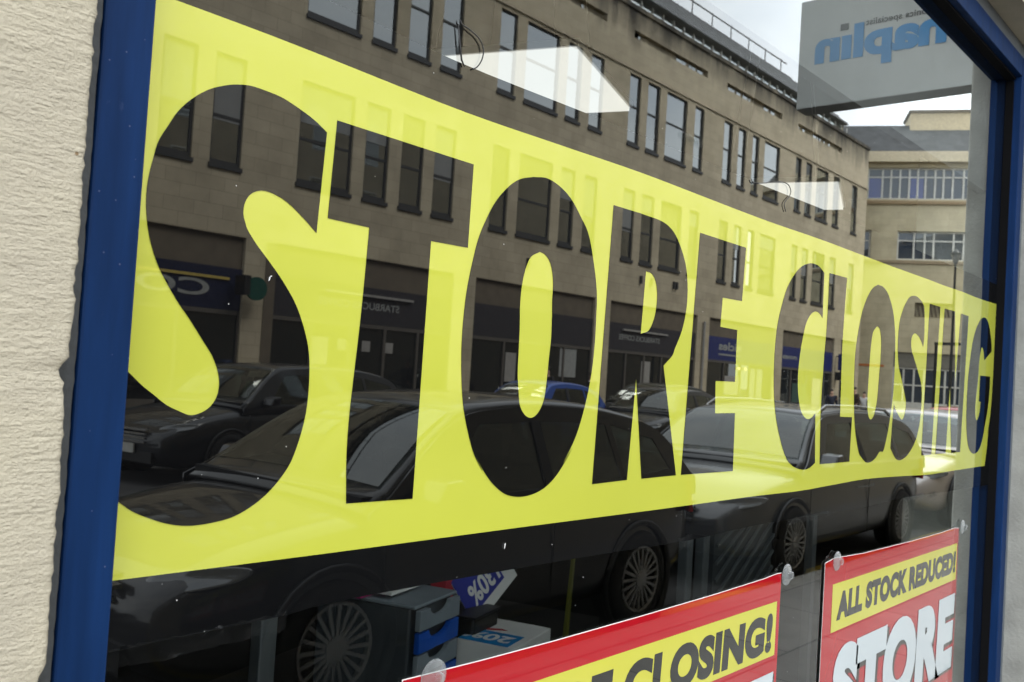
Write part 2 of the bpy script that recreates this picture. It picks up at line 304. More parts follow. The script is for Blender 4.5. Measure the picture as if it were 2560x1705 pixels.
def fit(me, box):
    """scale a flat mesh into x0,x1,y0,y1"""
    xs = [v.co.x for v in me.vertices]; ys = [v.co.y for v in me.vertices]; x0, x1, y0, y1 = box
    sx = (x1-x0)/(max(xs)-min(xs)); sy = (y1-y0)/(max(ys)-min(ys)); ax, ay = min(xs), min(ys)
    for v in me.vertices: v.co.x = x0+(v.co.x-ax)*sx; v.co.y = y0+(v.co.y-ay)*sy
    return me
def stand(me, o, ex, ez):
    """take a flat mesh's x, y to world directions ex, ez from o (its thickness along their cross product)"""
    ex, ez, o = Vector(ex), Vector(ez), Vector(o); n = ex.cross(ez)
    for v in me.vertices: v.co = o + ex*v.co.x + ez*v.co.y + n*v.co.z
    me.update(); return me
LET={'S':[[[(0.641,1.874),(0.636,1.76)],[(0.636,1.76),(0.618,1.773),(0.597,1.786),(0.581,1.792),(0.564,1.794),(0.551,1.789),(0.544,1.78),(0.542,1.767),(0.546,1.755),(0.548,1.751),(0.559,1.738),(0.577,1.721),(0.596,1.702),(0.614,1.68),(0.627,1.656),(0.636,1.631),(0.639,1.611),(0.64,1.582),(0.638,1.557),(0.632,1.531),(0.623,1.507),(0.612,1.491),(0.594,1.473),(0.574,1.46),(0.555,1.452),(0.532,1.448),(0.505,1.447),(0.482,1.451),(0.46,1.459),(0.445,1.466),(0.432,1.475),(0.42,1.483)],[(0.42,1.483),(0.42,1.606)],[(0.42,1.606),(0.433,1.596),(0.446,1.585),(0.459,1.576),(0.472,1.567),(0.486,1.561),(0.499,1.557),(0.511,1.56),(0.521,1.567),(0.527,1.578),(0.528,1.591),(0.525,1.603),(0.518,1.617),(0.507,1.631),(0.49,1.652),(0.476,1.668),(0.464,1.684),(0.454,1.699),(0.446,1.716),(0.441,1.731),(0.437,1.752),(0.436,1.769),(0.437,1.784),(0.44,1.801),(0.444,1.819),(0.453,1.837),(0.462,1.853),(0.476,1.869),(0.492,1.882),(0.505,1.889),(0.52,1.895),(0.538,1.899),(0.559,1.899),(0.58,1.897),(0.602,1.891),(0.624,1.883),(0.641,1.874)]]],'T':[[[(0.654,1.891),(0.88,1.888)],[(0.88,1.888),(0.879,1.778)],[(0.879,1.778),(0.812,1.777)],[(0.812,1.777),(0.809,1.455)],[(0.809,1.455),(0.704,1.456)],[(0.704,1.456),(0.7,1.513),(0.7,1.557),(0.703,1.607),(0.707,1.669),(0.71,1.745),(0.711,1.778)],[(0.711,1.778),(0.65,1.779)],[(0.65,1.779),(0.654,1.891)]]],'O':[[[(1.003,1.896),(1.034,1.9),(1.067,1.893),(1.095,1.879),(1.119,1.858),(1.139,1.838),(1.16,1.789),(1.171,1.748),(1.173,1.713),(1.173,1.665),(1.168,1.618),(1.156,1.571),(1.138,1.527),(1.111,1.488),(1.131,1.511),(1.115,1.49),(1.095,1.47),(1.071,1.455),(1.044,1.447),(1.013,1.445),(0.983,1.451),(0.957,1.466),(0.937,1.484),(0.919,1.505),(0.935,1.484),(0.916,1.507),(0.9,1.54),(0.89,1.568),(0.884,1.598),(0.881,1.622),(0.879,1.648),(0.879,1.684),(0.882,1.722),(0.889,1.759),(0.898,1.793),(0.911,1.821),(0.927,1.847),(0.95,1.871),(0.974,1.887),(1.003,1.896)]],[[(1.027,1.793),(1.008,1.783),(0.998,1.765),(0.992,1.738),(0.991,1.714),(0.993,1.684),(0.994,1.646),(0.995,1.616),(0.999,1.593),(1.004,1.573),(1.016,1.56),(1.029,1.556),(1.041,1.56),(1.052,1.572),(1.058,1.587),(1.061,1.614),(1.063,1.645),(1.065,1.672),(1.064,1.703),(1.062,1.726),(1.062,1.748),(1.058,1.768),(1.05,1.783),(1.038,1.791),(1.027,1.793)]]],'R':[[[(1.202,1.891),(1.278,1.891)],[(1.278,1.891),(1.355,1.887),(1.387,1.875),(1.412,1.852),(1.431,1.824),(1.441,1.787),(1.441,1.749),(1.43,1.71),(1.408,1.674),(1.405,1.667),(1.376,1.646)],[(1.376,1.646),(1.437,1.457)],[(1.437,1.457),(1.327,1.456)],[(1.327,1.456),(1.294,1.621)],[(1.294,1.621),(1.284,1.456)],[(1.284,1.456),(1.188,1.454)],[(1.188,1.454),(1.202,1.891)]],[[(1.305,1.799),(1.3,1.695)],[(1.3,1.695),(1.323,1.702),(1.336,1.719),(1.343,1.743),(1.343,1.766),(1.336,1.786),(1.323,1.797),(1.305,1.799)]]],'E':[[[(1.474,1.889),(1.652,1.887)],[(1.652,1.887),(1.647,1.783)],[(1.647,1.783),(1.57,1.782)],[(1.57,1.782),(1.567,1.727)],[(1.567,1.727),(1.634,1.726)],[(1.634,1.726),(1.636,1.627)],[(1.636,1.627),(1.56,1.626)],[(1.56,1.626),(1.565,1.566)],[(1.565,1.566),(1.643,1.567)],[(1.643,1.567),(1.647,1.456)],[(1.647,1.456),(1.454,1.457)],[(1.454,1.457),(1.474,1.889)]]],'C':[[[(2.031,1.884),(2.034,1.782)],[(2.034,1.782),(2.02,1.79),(1.995,1.794),(1.971,1.786),(1.949,1.766),(1.934,1.731),(1.923,1.688),(1.92,1.641),(1.927,1.605),(1.945,1.573),(1.967,1.559),(1.984,1.556),(2.003,1.56),(2.021,1.569)],[(2.021,1.569),(2.033,1.459)],[(2.033,1.459),(2.005,1.449),(1.973,1.446),(1.945,1.449),(1.917,1.456),(1.887,1.47),(1.865,1.492),(1.842,1.524),(1.823,1.559),(1.809,1.603),(1.802,1.65),(1.801,1.697),(1.807,1.748),(1.824,1.794),(1.845,1.831),(1.879,1.864),(1.915,1.885),(1.957,1.896),(1.999,1.895),(2.031,1.884)]]],'L':[[[(2.06,1.887),(2.164,1.888)],[(2.164,1.888),(2.156,1.735),(2.164,1.562)],[(2.164,1.562),(2.238,1.561)],[(2.238,1.561),(2.235,1.455)],[(2.235,1.455),(2.059,1.455)],[(2.059,1.455),(2.051,1.567),(2.054,1.694),(2.06,1.767),(2.06,1.887)]]],'O.001':[[[(2.369,1.895),(2.408,1.892),(2.443,1.878),(2.483,1.84),(2.503,1.798),(2.514,1.746),(2.517,1.678),(2.514,1.618),(2.5,1.557),(2.483,1.51),(2.46,1.474),(2.438,1.474),(2.403,1.456),(2.349,1.449),(2.308,1.465),(2.297,1.471),(2.272,1.509),(2.257,1.546),(2.245,1.601),(2.239,1.66),(2.239,1.715),(2.252,1.771),(2.27,1.817),(2.305,1.862),(2.336,1.884),(2.369,1.895)]],[[(2.376,1.791),(2.35,1.775),(2.339,1.74),(2.335,1.69),(2.333,1.64),(2.334,1.595),(2.343,1.568),(2.359,1.556),(2.379,1.563),(2.395,1.588),(2.403,1.623),(2.407,1.674),(2.411,1.721),(2.408,1.759),(2.395,1.784),(2.376,1.791)]]],'S.001':[[[(2.735,1.873),(2.743,1.828),(2.746,1.794),(2.742,1.76)],[(2.742,1.76),(2.722,1.775),(2.693,1.789),(2.664,1.793),(2.645,1.785),(2.638,1.77),(2.64,1.756),(2.647,1.743),(2.666,1.726),(2.696,1.7),(2.708,1.688),(2.73,1.667),(2.744,1.643),(2.749,1.618),(2.748,1.593),(2.746,1.566),(2.738,1.537),(2.724,1.511),(2.701,1.488),(2.668,1.467),(2.63,1.453),(2.587,1.447),(2.558,1.453),(2.537,1.465),(2.514,1.481)],[(2.514,1.481),(2.52,1.552),(2.526,1.596)],[(2.526,1.596),(2.539,1.583),(2.56,1.57),(2.578,1.56),(2.593,1.556),(2.607,1.563),(2.617,1.579),(2.62,1.602),(2.611,1.618),(2.596,1.639),(2.578,1.662),(2.565,1.677),(2.552,1.692),(2.541,1.715),(2.535,1.739),(2.533,1.763),(2.534,1.787),(2.539,1.815),(2.549,1.834),(2.563,1.853),(2.585,1.873),(2.607,1.887),(2.637,1.894),(2.667,1.895),(2.694,1.89),(2.716,1.883),(2.735,1.873)]]],'I':[[[(2.781,1.886),(2.88,1.886)],[(2.88,1.886),(2.86,1.456)],[(2.86,1.456),(2.769,1.455)],[(2.769,1.455),(2.781,1.886)]]],'N':[[[(2.922,1.885),(3.026,1.886)],[(3.026,1.886),(3.061,1.665)],[(3.061,1.665),(3.087,1.885)],[(3.087,1.885),(3.171,1.884)],[(3.171,1.884),(3.146,1.456)],[(3.146,1.456),(3.053,1.455)],[(3.053,1.455),(3.009,1.658)],[(3.009,1.658),(2.997,1.456)],[(2.997,1.456),(2.898,1.456)],[(2.898,1.456),(2.922,1.885)]]],'G':[[[(3.462,1.788),(3.374,1.754)],[(3.374,1.754),(3.367,1.776),(3.352,1.792),(3.338,1.795),(3.326,1.778),(3.316,1.747),(3.313,1.713),(3.311,1.693),(3.303,1.652),(3.295,1.616),(3.295,1.582),(3.304,1.562),(3.318,1.555),(3.332,1.563),(3.345,1.577),(3.351,1.597),(3.353,1.616)],[(3.353,1.616),(3.334,1.617)],[(3.334,1.617),(3.335,1.702)],[(3.335,1.702),(3.459,1.703)],[(3.459,1.703),(3.457,1.646),(3.441,1.583),(3.418,1.536),(3.396,1.491),(3.37,1.465),(3.336,1.45),(3.294,1.447),(3.25,1.46),(3.225,1.484),(3.207,1.523),(3.197,1.572),(3.195,1.63),(3.198,1.696),(3.206,1.728),(3.219,1.778),(3.234,1.812),(3.257,1.844),(3.289,1.872),(3.315,1.887),(3.344,1.894),(3.381,1.892),(3.41,1.878),(3.434,1.85),(3.454,1.819),(3.462,1.788)]]]}
LOOP1 = [(0.837, 2.066), (0.839, 2.062), (0.855, 2.059), (0.874, 2.053), (0.883, 2.043), (0.882, 2.029), (0.874, 2.016), (0.866, 2.01)]
HOOK1 = [(0.834, 2.059), (0.839, 2.035), (0.844, 2.016), (0.85, 2.009)]
LOOP2 = [(1.662, 2.016), (1.70, 2.022), (1.75, 2.034), (1.798, 2.043), (1.824, 2.041), (1.834, 2.031), (1.828, 2.019), (1.812, 2.007), (1.806, 1.998), (1.815, 1.985)]
HOOK2 = [(1.655, 2.022), (1.660, 2.017), (1.668, 2.016)]
CARD_O, CARD_X, CARD_Y = (2.53, 1.43, .69), (.85, .12, .50), (-.5, .2, .85)
# ------------------------------------------------------------------ ground, roads, pavements (setting)
PAV = .10
def flat(name, x0, x1, y0, y1, z, mat):
    return structure(MB().quad((x0, y0, z), (x1, y0, z), (x1, y1, z), (x0, y1, z)).build(name, mat))
flat('ground', -400, 400, -400, 400, -.02, 'asphalt')
flat('road', -60, 90, -14.4, -2.36, 0, 'asphalt')
structure(MB().box((-60, -2.2, -.05), (90, 0.02, PAV)).build('pavement', 'slab'))
structure(MB().box((-60, -17.99, -.05), (52, -14.55, PAV)).build('pavement', 'slab_far'))
structure(MB().box((-60, -2.36, -.05), (90, -2.2, PAV-.003)).build('kerb', 'kerb', bevel=.02))
structure(MB().box((-60, -14.55, -.05), (90, -14.4, PAV-.003)).build('kerb', 'kerb', bevel=.02))
for y in (-2.62, -14.2): flat('road_marking', -60, 90, y, y+.08, .004, 'double')
for i in range(14): flat('road_marking', -20+i*6, -16+i*6, -7.1, -7.0, .004, 'line')

# ------------------------------------------------------------------ stone pier on the left: hand-tooled face with a chipped arris
def stone_pier():
    YF = -.12; x0, x1, z0, z1 = -1.3, .3252, PAV, 3.0
    zs = [z0, .5] + [.9+i*.005 for i in range(int((2.5-.9)/.005)+1)] + [3.0]
    xs = [x0, -.5, -.2, 0, .1, .2, .26, .285, .30, .312, .319, .3225, x1]
    bm = bmesh.new(); rows = []
    rr = random.Random(3); ph = [rr.uniform(0, 6.28) for _ in range(6)]
    run_ = 0
    for z in zs:
        run_ = run_*.55 + rr.gauss(0, .00045)
        wob = run_ + .6*sum(math.sin(z*f+p)*a for f, p, a in zip((23, 61, 133, 420, 777, 1210), ph, (.0006, .0005, .0005, .0005, .0005, .0004)))
        chip = 0
        for zc, wd, dp in ((1.600, .010, .006), (1.588, .016, .003), (2.13, .01, .004), (1.36, .012, .004), (1.92, .008, .003)): chip += dp*max(0, 1-((z-zc)/wd)**2)
        row = []
        for i, x in enumerate(xs):
            k = max(0, (x-.28)/(x1-.28))**3
            row.append(bm.verts.new((x + (wob-chip)*k, YF + rr.uniform(0, .0012)*(x > .2) + (.004 if i == len(xs)-1 else 0) + chip*.5*k, z)))
        row.append(bm.verts.new((row[-1].co.x-.0015, -.085, z))); row.append(bm.verts.new((.3235, -.03, z)))
        rows.append(row)
    for a, b in zip(rows, rows[1:]):
        for i in range(len(a)-1): bm.faces.new((a[i], a[i+1], b[i+1], b[i]))
    me = bpy.data.meshes.new('stone_pier'); bm.to_mesh(me); bm.free()
    return link('stone_pier', me, 'stone_near', None, True)
tag(stone_pier(), 'cream stone wall with rough horizontal tooling and chipped edge beside blue frame', 'wall')
o = MB().box((3.565, -.13, PAV), (5.1, .3, 2.848)).build('stone_pier', 'stone_side', bevel=.006); tag(o, 'smooth grey stone pier at the far end of the shop window', 'wall')
o = MB().box((-1.3, -.13, 3.0), (.318, .3, 3.6)).box((.318, -.13, 2.85), (3.565, .3, 3.6)).box((3.565, -.13, 2.85), (5.1, .3, 3.6)).build('stone_lintel', plain('lintel_stone', (.44, .40, .30), .9, var=.18, scale=5, bmp=.6, bscale=60), weld=False)
tag(o, 'pale stone lintel across the top of the shop window', 'lintel')

# the rest of our side of the street: seen in the windows opposite
own = thing('terrace_building', 'tall stone terrace above and beside the shop with the blue window', 'building')
MB().box((-40, -.15, 3.6), (70, 7, 14.8)).build('wall', 'bath_own', own)
MB().box((-40, -.14, PAV), (-1.3, .5, 3.6)).box((5.1, -.14, PAV), (70, .5, 3.6)).build('ground_floor_wall', 'bath_own', own)
MB().box((-40, -.45, 14.8), (70, 7, 15.2)).build('cornice', 'bath_own', own)
for i in range(-4, 10):
    for z in (4.6, 8.1, 11.6):
        f = MB().box((i*3.2+1-.06, -.17, z-.06), (i*3.2+2.26, -.152, z+2.16)).build('window', 'ltframe', own)
        MB().box((i*3.2+1, -.19, z), (i*3.2+2.2, -.172, z+2.1)).build('pane', 'bglass', f)

# ------------------------------------------------------------------ shop window: blue frame, gaskets, one big pane
win = thing('shop_window', 'large plate glass shop window in a worn dark blue painted frame', 'window', (2, 0, .5))
win_parts = []
def wp(o): win_parts.append(o); return o
XL, XR, ZB, ZT = .408, 3.503, .45, 2.737
wp(MB().box((.362, -.05, .3), (XL, .05, 2.803)).build('jamb', 'blue', bevel=.0025))
wp(MB().box((XR, -.05, .3), (3.563, .05, 2.803)).build('jamb', 'blue', bevel=.0025))
wp(MB().box((XL+.0005, -.05, ZT), (XR-.0005, .05, 2.803)).build('head', 'blue', bevel=.0025))
wp(MB().box((XL+.0005, -.05, .3), (XR-.0005, .05, ZB)).build('sill', 'blue', bevel=.0025))
wp(MB().box((XR-.005, -.026, ZB+.012), (XR-.0006, -.0006, ZT-.012)).build('gasket', 'rubber'))
wp(MB().box((XL+.0006, -.012, ZB+.012), (XL+.006, -.0006, ZT-.012)).build('gasket', 'rubber'))
wp(MB().box((XL+.001, -.030, ZT-.009), (XR-.001, -.0006, ZT-.0006)).build('gasket', 'rubber'))
wp(MB().box((3.5635, -.055, .3), (3.5645, -.03, 2.803)).build('edge_strip', 'alu'))
wp(MB().box((.32, -.045, 2.8035), (3.563, .05, 2.849)).build('flashing', 'alu'))
# sealant bead between the stone and the left jamb
sv = MB(); rr = random.Random(5); pts = []
for i in range(170):
    z = .9+i*.01; pts.append((.3475+rr.uniform(-.0005, .0005), -.044, z))
sv.tube(pts, .0145, 8); wp(sv.build('sealant_bead', 'sealant', smooth=True))
pane = wp(MB().quad((XL, 0, ZB), (XR, 0, ZB), (XR, 0, ZT), (XL, 0, ZT)).build('pane', 'pane'))
for x, z, w_, h_ in ((.9885, 1.375, .0022, .008), (.578, 1.7, .002, .005), (.5795, 1.7045, .0025, .0015)):
    wp(MB().prism([(x, -.0031, z), (x+w_*.6, -.0031, z+h_*.2), (x+w_, -.0031, z+h_), (x+w_*.2, -.0031, z+h_*.8)], (0, .0006, 0)).build('paint_fleck', 'white'))
bpy.context.view_layer.update()
for o in win_parts: o.parent = win; o.matrix_parent_inverse = win.matrix_world.inverted()

# ------------------------------------------------------------------ STORE CLOSING banner on the glass
ban = thing('closing_banner', 'long yellow banner with huge black STORE CLOSING letters across the shop window', 'banner')
def onglass(me, y): return stand(me, (0, y, 0), (1, 0, 0), (0, 0, 1))
YT=[(.4095,1.959),(0.451,1.959),(0.573,1.9585),(0.857,1.952),(1.05,1.954),(1.274,1.957),(1.5,1.955),(1.724,1.953),(2.021,1.955),(2.4,1.953),(2.771,1.953),(2.908,1.952),(3.09,1.953),(3.247,1.951),(3.334,1.951),(3.4965,1.953)]
YR=[(3.4965,1.953),(3.4965,1.72),(3.495,1.657),(3.484,1.573),(3.466,1.528),(3.46,1.47),(3.441,1.402)]
YB=[(3.441,1.402),(3.1,1.400),(2.845,1.398),(2.6,1.404),(2.346,1.408),(2.135,1.404),(1.959,1.4005),(1.755,1.402),(1.407,1.401),(1.0,1.4015),(0.673,1.401),(0.431,1.402),(.4095,1.402)]
loop = spline(YT, 5)[:-1]+YR+spline(YB, 5)[1:]
ST=[(.4095,2.026),(.635,2.021),(.829,2.013),(1.114,2.016),(1.4,2.019),(1.709,2.020),(2.088,2.024),(2.6,2.022),(3.1,2.02),(3.4965,2.02)]
SB=[(3.4965,1.335),(3.2,1.337),(2.818,1.341),(2.6,1.344),(2.3,1.337),(2.129,1.340),(1.75,1.343),(1.502,1.338),(1.301,1.341),(1.0,1.344),(.678,1.343),(.628,1.339),(.5,1.337),(.4095,1.334)]
link('backing_sheet', onglass(fill_mesh('backing_sheet', [spline(ST, 4)+spline(SB, 4)]), -.0010), 'black_film', ban)
link('yellow_band', onglass(fill_mesh('yellow_band', [loop]), -.0016), 'yellow_film', ban)
for ch, loops in LET.items():
    ls = []
    for lp in loops:
        pts = []
        for run in lp:
            q = spline(run, 7)
            pts += q[:-1]
        ls.append([(max(x, .4105), z) for x, z in pts])
    link('letter', onglass(fill_mesh('letter', ls), -.0022), 'letter_film', ban)
# bits of clear tape and a crumpled hem along the lower edge
rr = random.Random(11)
def tape(x0, x1, z0, z1, tilt=0, y=-.0030, nx=12, nz=4, crumple=.0012, name='tape'):
    mb = MB(); P = {}
    for i in range(nx+1):
        for j in range(nz+1):
            t = i/nx; P[i, j] = (x0+(x1-x0)*t, y-abs(rr.gauss(0, crumple)), z0+(z1-z0)*j/nz+tilt*t+(rr.uniform(-.0015, .0015) if 0 < i < nx else 0))
    for i in range(nx):
        for j in range(nz): mb.quad(P[i, j], P[i+1, j], P[i+1, j+1], P[i, j+1])
    return mb.build(name, 'tape', ban, True, weld=True)
tape(.4115, .628, 1.318, 1.338, .006, nx=40, nz=5, crumple=.0035)
tape(1.455, 1.50, 1.326, 1.345, .004); tape(1.90, 2.129, 1.331, 1.344, .003, nx=26); tape(2.64, 2.82, 1.333, 1.346, .002, nx=20); tape(2.86, 2.93, 1.330, 1.344, .002); tape(2.29, 2.42, 1.388, 1.394, .0); tape(1.392, 1.462, 2.043, 2.055, -.004, nx=14, crumple=.002)

# ------------------------------------------------------------------ red posters hung from suction cups
def poster(label, x0, x1, zt, zb, top_pts, yellow, texts):
    t = thing('sale_poster', label, 'poster')
    outline = top_pts + [(x1, zb), (x0, zb)]
    big = [(x+(.0012 if x > (x0+x1)/2 else -.0012), z+(.0014 if z > zb+.05 else -.0014)) for x, z in outline]
    link('card', onglass(fill_mesh('card', [big]), -.0036), 'white', t)
    link('red_print', onglass(fill_mesh('red_print', [outline]), -.0042), 'red_film', t)
    a, b, c, d = yellow
    link('yellow_panel', onglass(fill_mesh('yellow_panel', [[(a, c), (b, c), (b, d), (a, d)]]), -.0047), 'poster_yellow', t)
    for name, s, box, bold, shear, mat, y, sp in texts: link(name, onglass(fit(text_mesh(name, s, bold, shear, .0002, sp), box), y), mat, t)
    return t
poster('red poster with a yellow STORE CLOSING panel, the nearer one below the banner', .811, 1.884, 1.232, .55, [(.811, 1.2315), (.95, 1.2285), (1.113, 1.2265), (1.35, 1.2262), (1.6, 1.2275), (1.80, 1.2305), (1.86, 1.2335), (1.884, 1.2325)], (.872, 1.868, 1.066, 1.1765),
 [('headline', 'STORE CLOSING!', (.905, 1.852, 1.0765, 1.156), .060, .05, 'poster_black', -.0052, 1.06), ('shadow_lettering', 'SALE', (.90, 1.872, .70, 1.030), .080, .06, 'poster_black', -.0050, 1.06), ('lettering', 'SALE', (.894, 1.866, .706, 1.036), .066, .06, 'poster_white', -.0055, 1.06)])
poster('red poster reading ALL STOCK REDUCED above big white STORE, farther along the glass', 2.116, 3.164, 1.230, .50, [(2.116, 1.2265), (2.17, 1.2325), (2.35, 1.2245), (2.7, 1.2195), (3.0, 1.219), (3.12, 1.221), (3.164, 1.217)], (2.166, 3.152, 1.060, 1.172),
 [('headline', 'ALL STOCK REDUCED!', (2.195, 3.141, 1.083, 1.150), .066, .05, 'poster_black', -.0052, 1.08), ('shadow_lettering', 'STORE', (2.198, 3.160, .782, 1.013), .085, .05, 'poster_black', -.0050, 1.06), ('lettering', 'STORE', (2.186, 3.150, .790, 1.021), .070, .05, 'poster_white', -.0055, 1.06),
  ('lettering', 'CLOSING', (2.186, 3.150, .535, .755), .070, .05, 'poster_white', -.0055, 1.06)])
def suction_cup(x, z, label, r=.0225):
    t = thing('suction_cup', label, 'suction cup', (x, -.0062, z), 0, 'suction cups holding the posters')
    mt = Matrix.Rotation(R(90), 4, 'X')
    MB().lathe([(0, .0012), (r*.45, .0016), (r*.8, .0006), (r, -.0002), (r*1.0, .0009), (r*.86, .0028), (r*.5, .0056), (r*.34, .0072), (r*.30, .0085)], 28, mt).build('cup', 'cup', t, True)
    MB().lathe([(r*.30, .0085), (r*.36, .010), (r*.36, .0125), (r*.28, .0135), (0, .0138)], 20, mt).build('knob', 'cup', t, True)
suction_cup(.862, 1.2265, 'clear suction cup at the near top corner of the nearer poster')
suction_cup(1.906, 1.2275, 'clear suction cup at the far top corner of the nearer poster')
suction_cup(2.180, 1.2255, 'clear suction cup near the left top corner of the farther poster')
suction_cup(3.196, 1.2190, 'clear suction cup at the far top corner of the farther poster')

# ------------------------------------------------------------------ inside the shop
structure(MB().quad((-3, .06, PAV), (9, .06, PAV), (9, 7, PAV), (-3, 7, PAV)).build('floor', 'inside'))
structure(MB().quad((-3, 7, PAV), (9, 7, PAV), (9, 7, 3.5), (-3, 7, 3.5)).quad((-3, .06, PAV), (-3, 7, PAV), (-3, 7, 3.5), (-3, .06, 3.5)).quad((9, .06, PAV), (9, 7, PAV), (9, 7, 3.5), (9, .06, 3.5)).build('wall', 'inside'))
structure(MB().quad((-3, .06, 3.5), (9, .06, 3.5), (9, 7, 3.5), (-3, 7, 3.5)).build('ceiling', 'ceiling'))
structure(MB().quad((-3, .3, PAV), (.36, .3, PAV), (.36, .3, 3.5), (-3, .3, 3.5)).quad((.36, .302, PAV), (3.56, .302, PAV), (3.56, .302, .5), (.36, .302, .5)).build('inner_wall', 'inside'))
o = MB().box((.37, .058, 2.352), (3.56, .09, 2.9)).build('bulkhead', plain('bulkhead_grey', (.065, .068, .068), .8)); tag(o, 'grey bulkhead board inside the shop behind the top of the glass', 'bulkhead')
U = Vector((math.cos(R(19.3)), math.sin(R(19.3)), 0)); V = Vector((-U.y, U.x, 0))
def spline3(pts, n):
    a = spline([(p[0], p[2]) for p in pts], n); y = pts[0][1]; return [(p[0], y, p[1]) for p in a]
def panel_light(b, label, loop):
    t = thing('panel_light', label, 'ceiling light', (0, 0, 0), 0, 'panel lights hung in the shop')
    b = Vector(b); p = [b, b+U*.6, b+U*.6+V*.6, b+V*.6]
    MB().prism(p, (0, 0, .012)).build('diffuser', 'light', t)
    f = MB()
    q = [b-U*.008-V*.008, b+U*.608-V*.008, b+U*.608+V*.608, b-U*.008+V*.608]
    f.prism([v+Vector((0, 0, .013)) for v in q], (0, 0, .02)).build('tray', 'white', t)
    c = b+U*.3+V*.3
    for s1, s2 in ((.1, .1), (.5, .1), (.5, .5), (.1, .5)):
        a = b+U*s1+V*s2; MB().tube([a+Vector((0, 0, .033)), c.lerp(a, .5)+Vector((0, 0, .97))], .0009, 5).build('hanging_wire', 'wire', t)
panel_light((2.052, .757, 2.53), 'white square panel light hung nearest the camera inside the shop', None)
panel_light((4.007, .781, 2.53), 'smaller looking white panel light farther back in the shop', None)
for lp, hook, lab in ((LOOP1, HOOK1, 'thin dark wire loop hanging on the glass beside the nearer panel light'), (LOOP2, HOOK2, 'thin dark wire loop hanging on the glass at the farther panel light')):
    t = thing('wire_loop', lab, 'wire'); at3 = lambda q: [(x, -.0035, z) for x, z in q]
    MB().tube(at3(spline(lp, 6)), .0009, 7).build('loop', 'cable', t, True); MB().tube(at3(hook), [.0007, .001, .0013, .0007][:len(hook)], 7).build('hook', 'cable', t, True)
# counter with the drawer unit, box and bin
e1 = Vector((math.cos(R(16.3)), math.sin(R(16.3)), 0)); e2 = Vector((-e1.y, e1.x, 0)); up = Vector((0, 0, 1))
def bx(mb, o, a, b):
    o = Vector(o); p = lambda i, j, k: o+e1*i+e2*j+up*k
    x0, y0, z0 = a; x1, y1, z1 = b
    mb.prism([p(x0, y0, z0), p(x1, y0, z0), p(x1, y1, z0), p(x0, y1, z0)], (0, 0, z1-z0)); return mb
O1 = (2.0, 1.2, .893)
ct = thing('counter', 'dark counter inside the shop under the desk drawers', 'counter')
bx(MB(), O1, (-.7, -.05, -.40), (1.6, .75, -.36)).build('worktop', 'shopdark', ct)
bx(MB(), O1, (-.65, .0, -.79), (1.5, .7, -.405)).build('cabinet', 'inside', ct)
du = thing('drawer_unit', 'grey and blue plastic desk drawer unit seen through the glass', 'drawer unit')
bx(MB(), O1, (0, .02, -.355), (.264, .36, -.012)).build('case', 'drawer_dark', du, bevel=.006)
bx(MB(), O1, (-.004, .0, -.011), (.268, .365, 0)).build('lid', 'drawer_grey', du, bevel=.004)
for i in range(5):
    zt = -.014-i*.068; zb = zt-.062
    mb = MB(); o = Vector(O1); P = lambda x, z, y: tuple(o+e1*x+e2*y+up*z)
    prof = [(.004, zb), (.260, zb), (.260, zt)] + [(.20-.0, zt)] + [(.132+.068*math.cos(a), zt-.030*math.sin(a)) for a in [k*math.pi/10 for k in range(1, 10)]] + [(.064, zt), (.004, zt)]
    mb.prism([P(x, z, -.016) for x, z in prof], e2*.018)
    mb.build('drawer', 'drawer_grey' if i % 2 == 0 else 'drawer_blue', du, bevel=.002)
tag(bx(MB(), O1, (-.03, .18, .001), (.20, .40, .012)).build('magazine', 'magenta', bevel=.001), 'magenta and white magazine lying on top of the drawer unit', 'magazine')
tag(bx(MB(), O1, (.02, .10, .0125), (.19, .36, .022)).build('paper_stack', 'white', bevel=.001), 'white paper stack on the drawer unit lid', 'paper')
bn = thing('waste_bin', 'black bin on the counter holding sale cards behind the glass', 'bin')
BO = Vector((2.42, 1.34, .755))
bx(MB(), BO, (0, 0, -.38), (.20, .24, 0)).build('body', 'bin', bn, bevel=.01)
bx(MB(), BO, (-.008, -.008, .0), (.208, .248, .008)).build('rim', 'trim', bn, bevel=.003)
# tilted sale cards standing in the bin
def card(name, label, o, ax, ay, wdt, hgt, mat, bits):
    t = thing(name, label, 'sale card')
    ax, ay = Vector(ax).normalized(), Vector(ay).normalized(); ay = (ay-ax*ay.dot(ax)).normalized()
    link('card', stand(fill_mesh('card', [[(0, 0), (wdt, 0), (wdt, hgt), (0, hgt)]], .003), o, ax, ay), 'white', t)
    nrm = ax.cross(ay)
    for nm, loops, mt, k in bits: link(nm, stand(fill_mesh(nm, loops, .0005), Vector(o)+nrm*k, ax, ay), mt, t)
    return t, ax, ay, nrm
t, ax, ay, nrm = card('sale_card', 'white and royal blue 30 percent card tipped upside down in the bin', CARD_O, CARD_X, CARD_Y, .30, .24, 'white', [('blue_print', [[(.0, .04), (.235, .04), (.235, .24), (.0, .24)]], 'royal', .0022)])
me = fit(text_mesh('lettering', '130%', .03), (.012, .19, .105, .185))
for v in me.vertices: v.co.x, v.co.y = .235-v.co.x, .24-v.co.y
link('lettering', stand(me, Vector(CARD_O)+nrm*.003, ax, ay), 'white', t)
o = bx(MB(), BO, (.0, .12, .009), (.06, .18, .16)).build('red_card', 'redcard'); tag(o, 'dark red and purple card standing in the bin beside the drawers', 'card')
sb = thing('white_box', 'white carton with an upside down blue 20 percent label inside the shop', 'box')
SO = Vector((2.424, 1.151, .70))
bx(MB(), SO, (0, 0, -.2), (.316, .22, 0)).build('carton', 'white', sb, bevel=.004)
q = [SO+e1*.0+e2*.0, ]
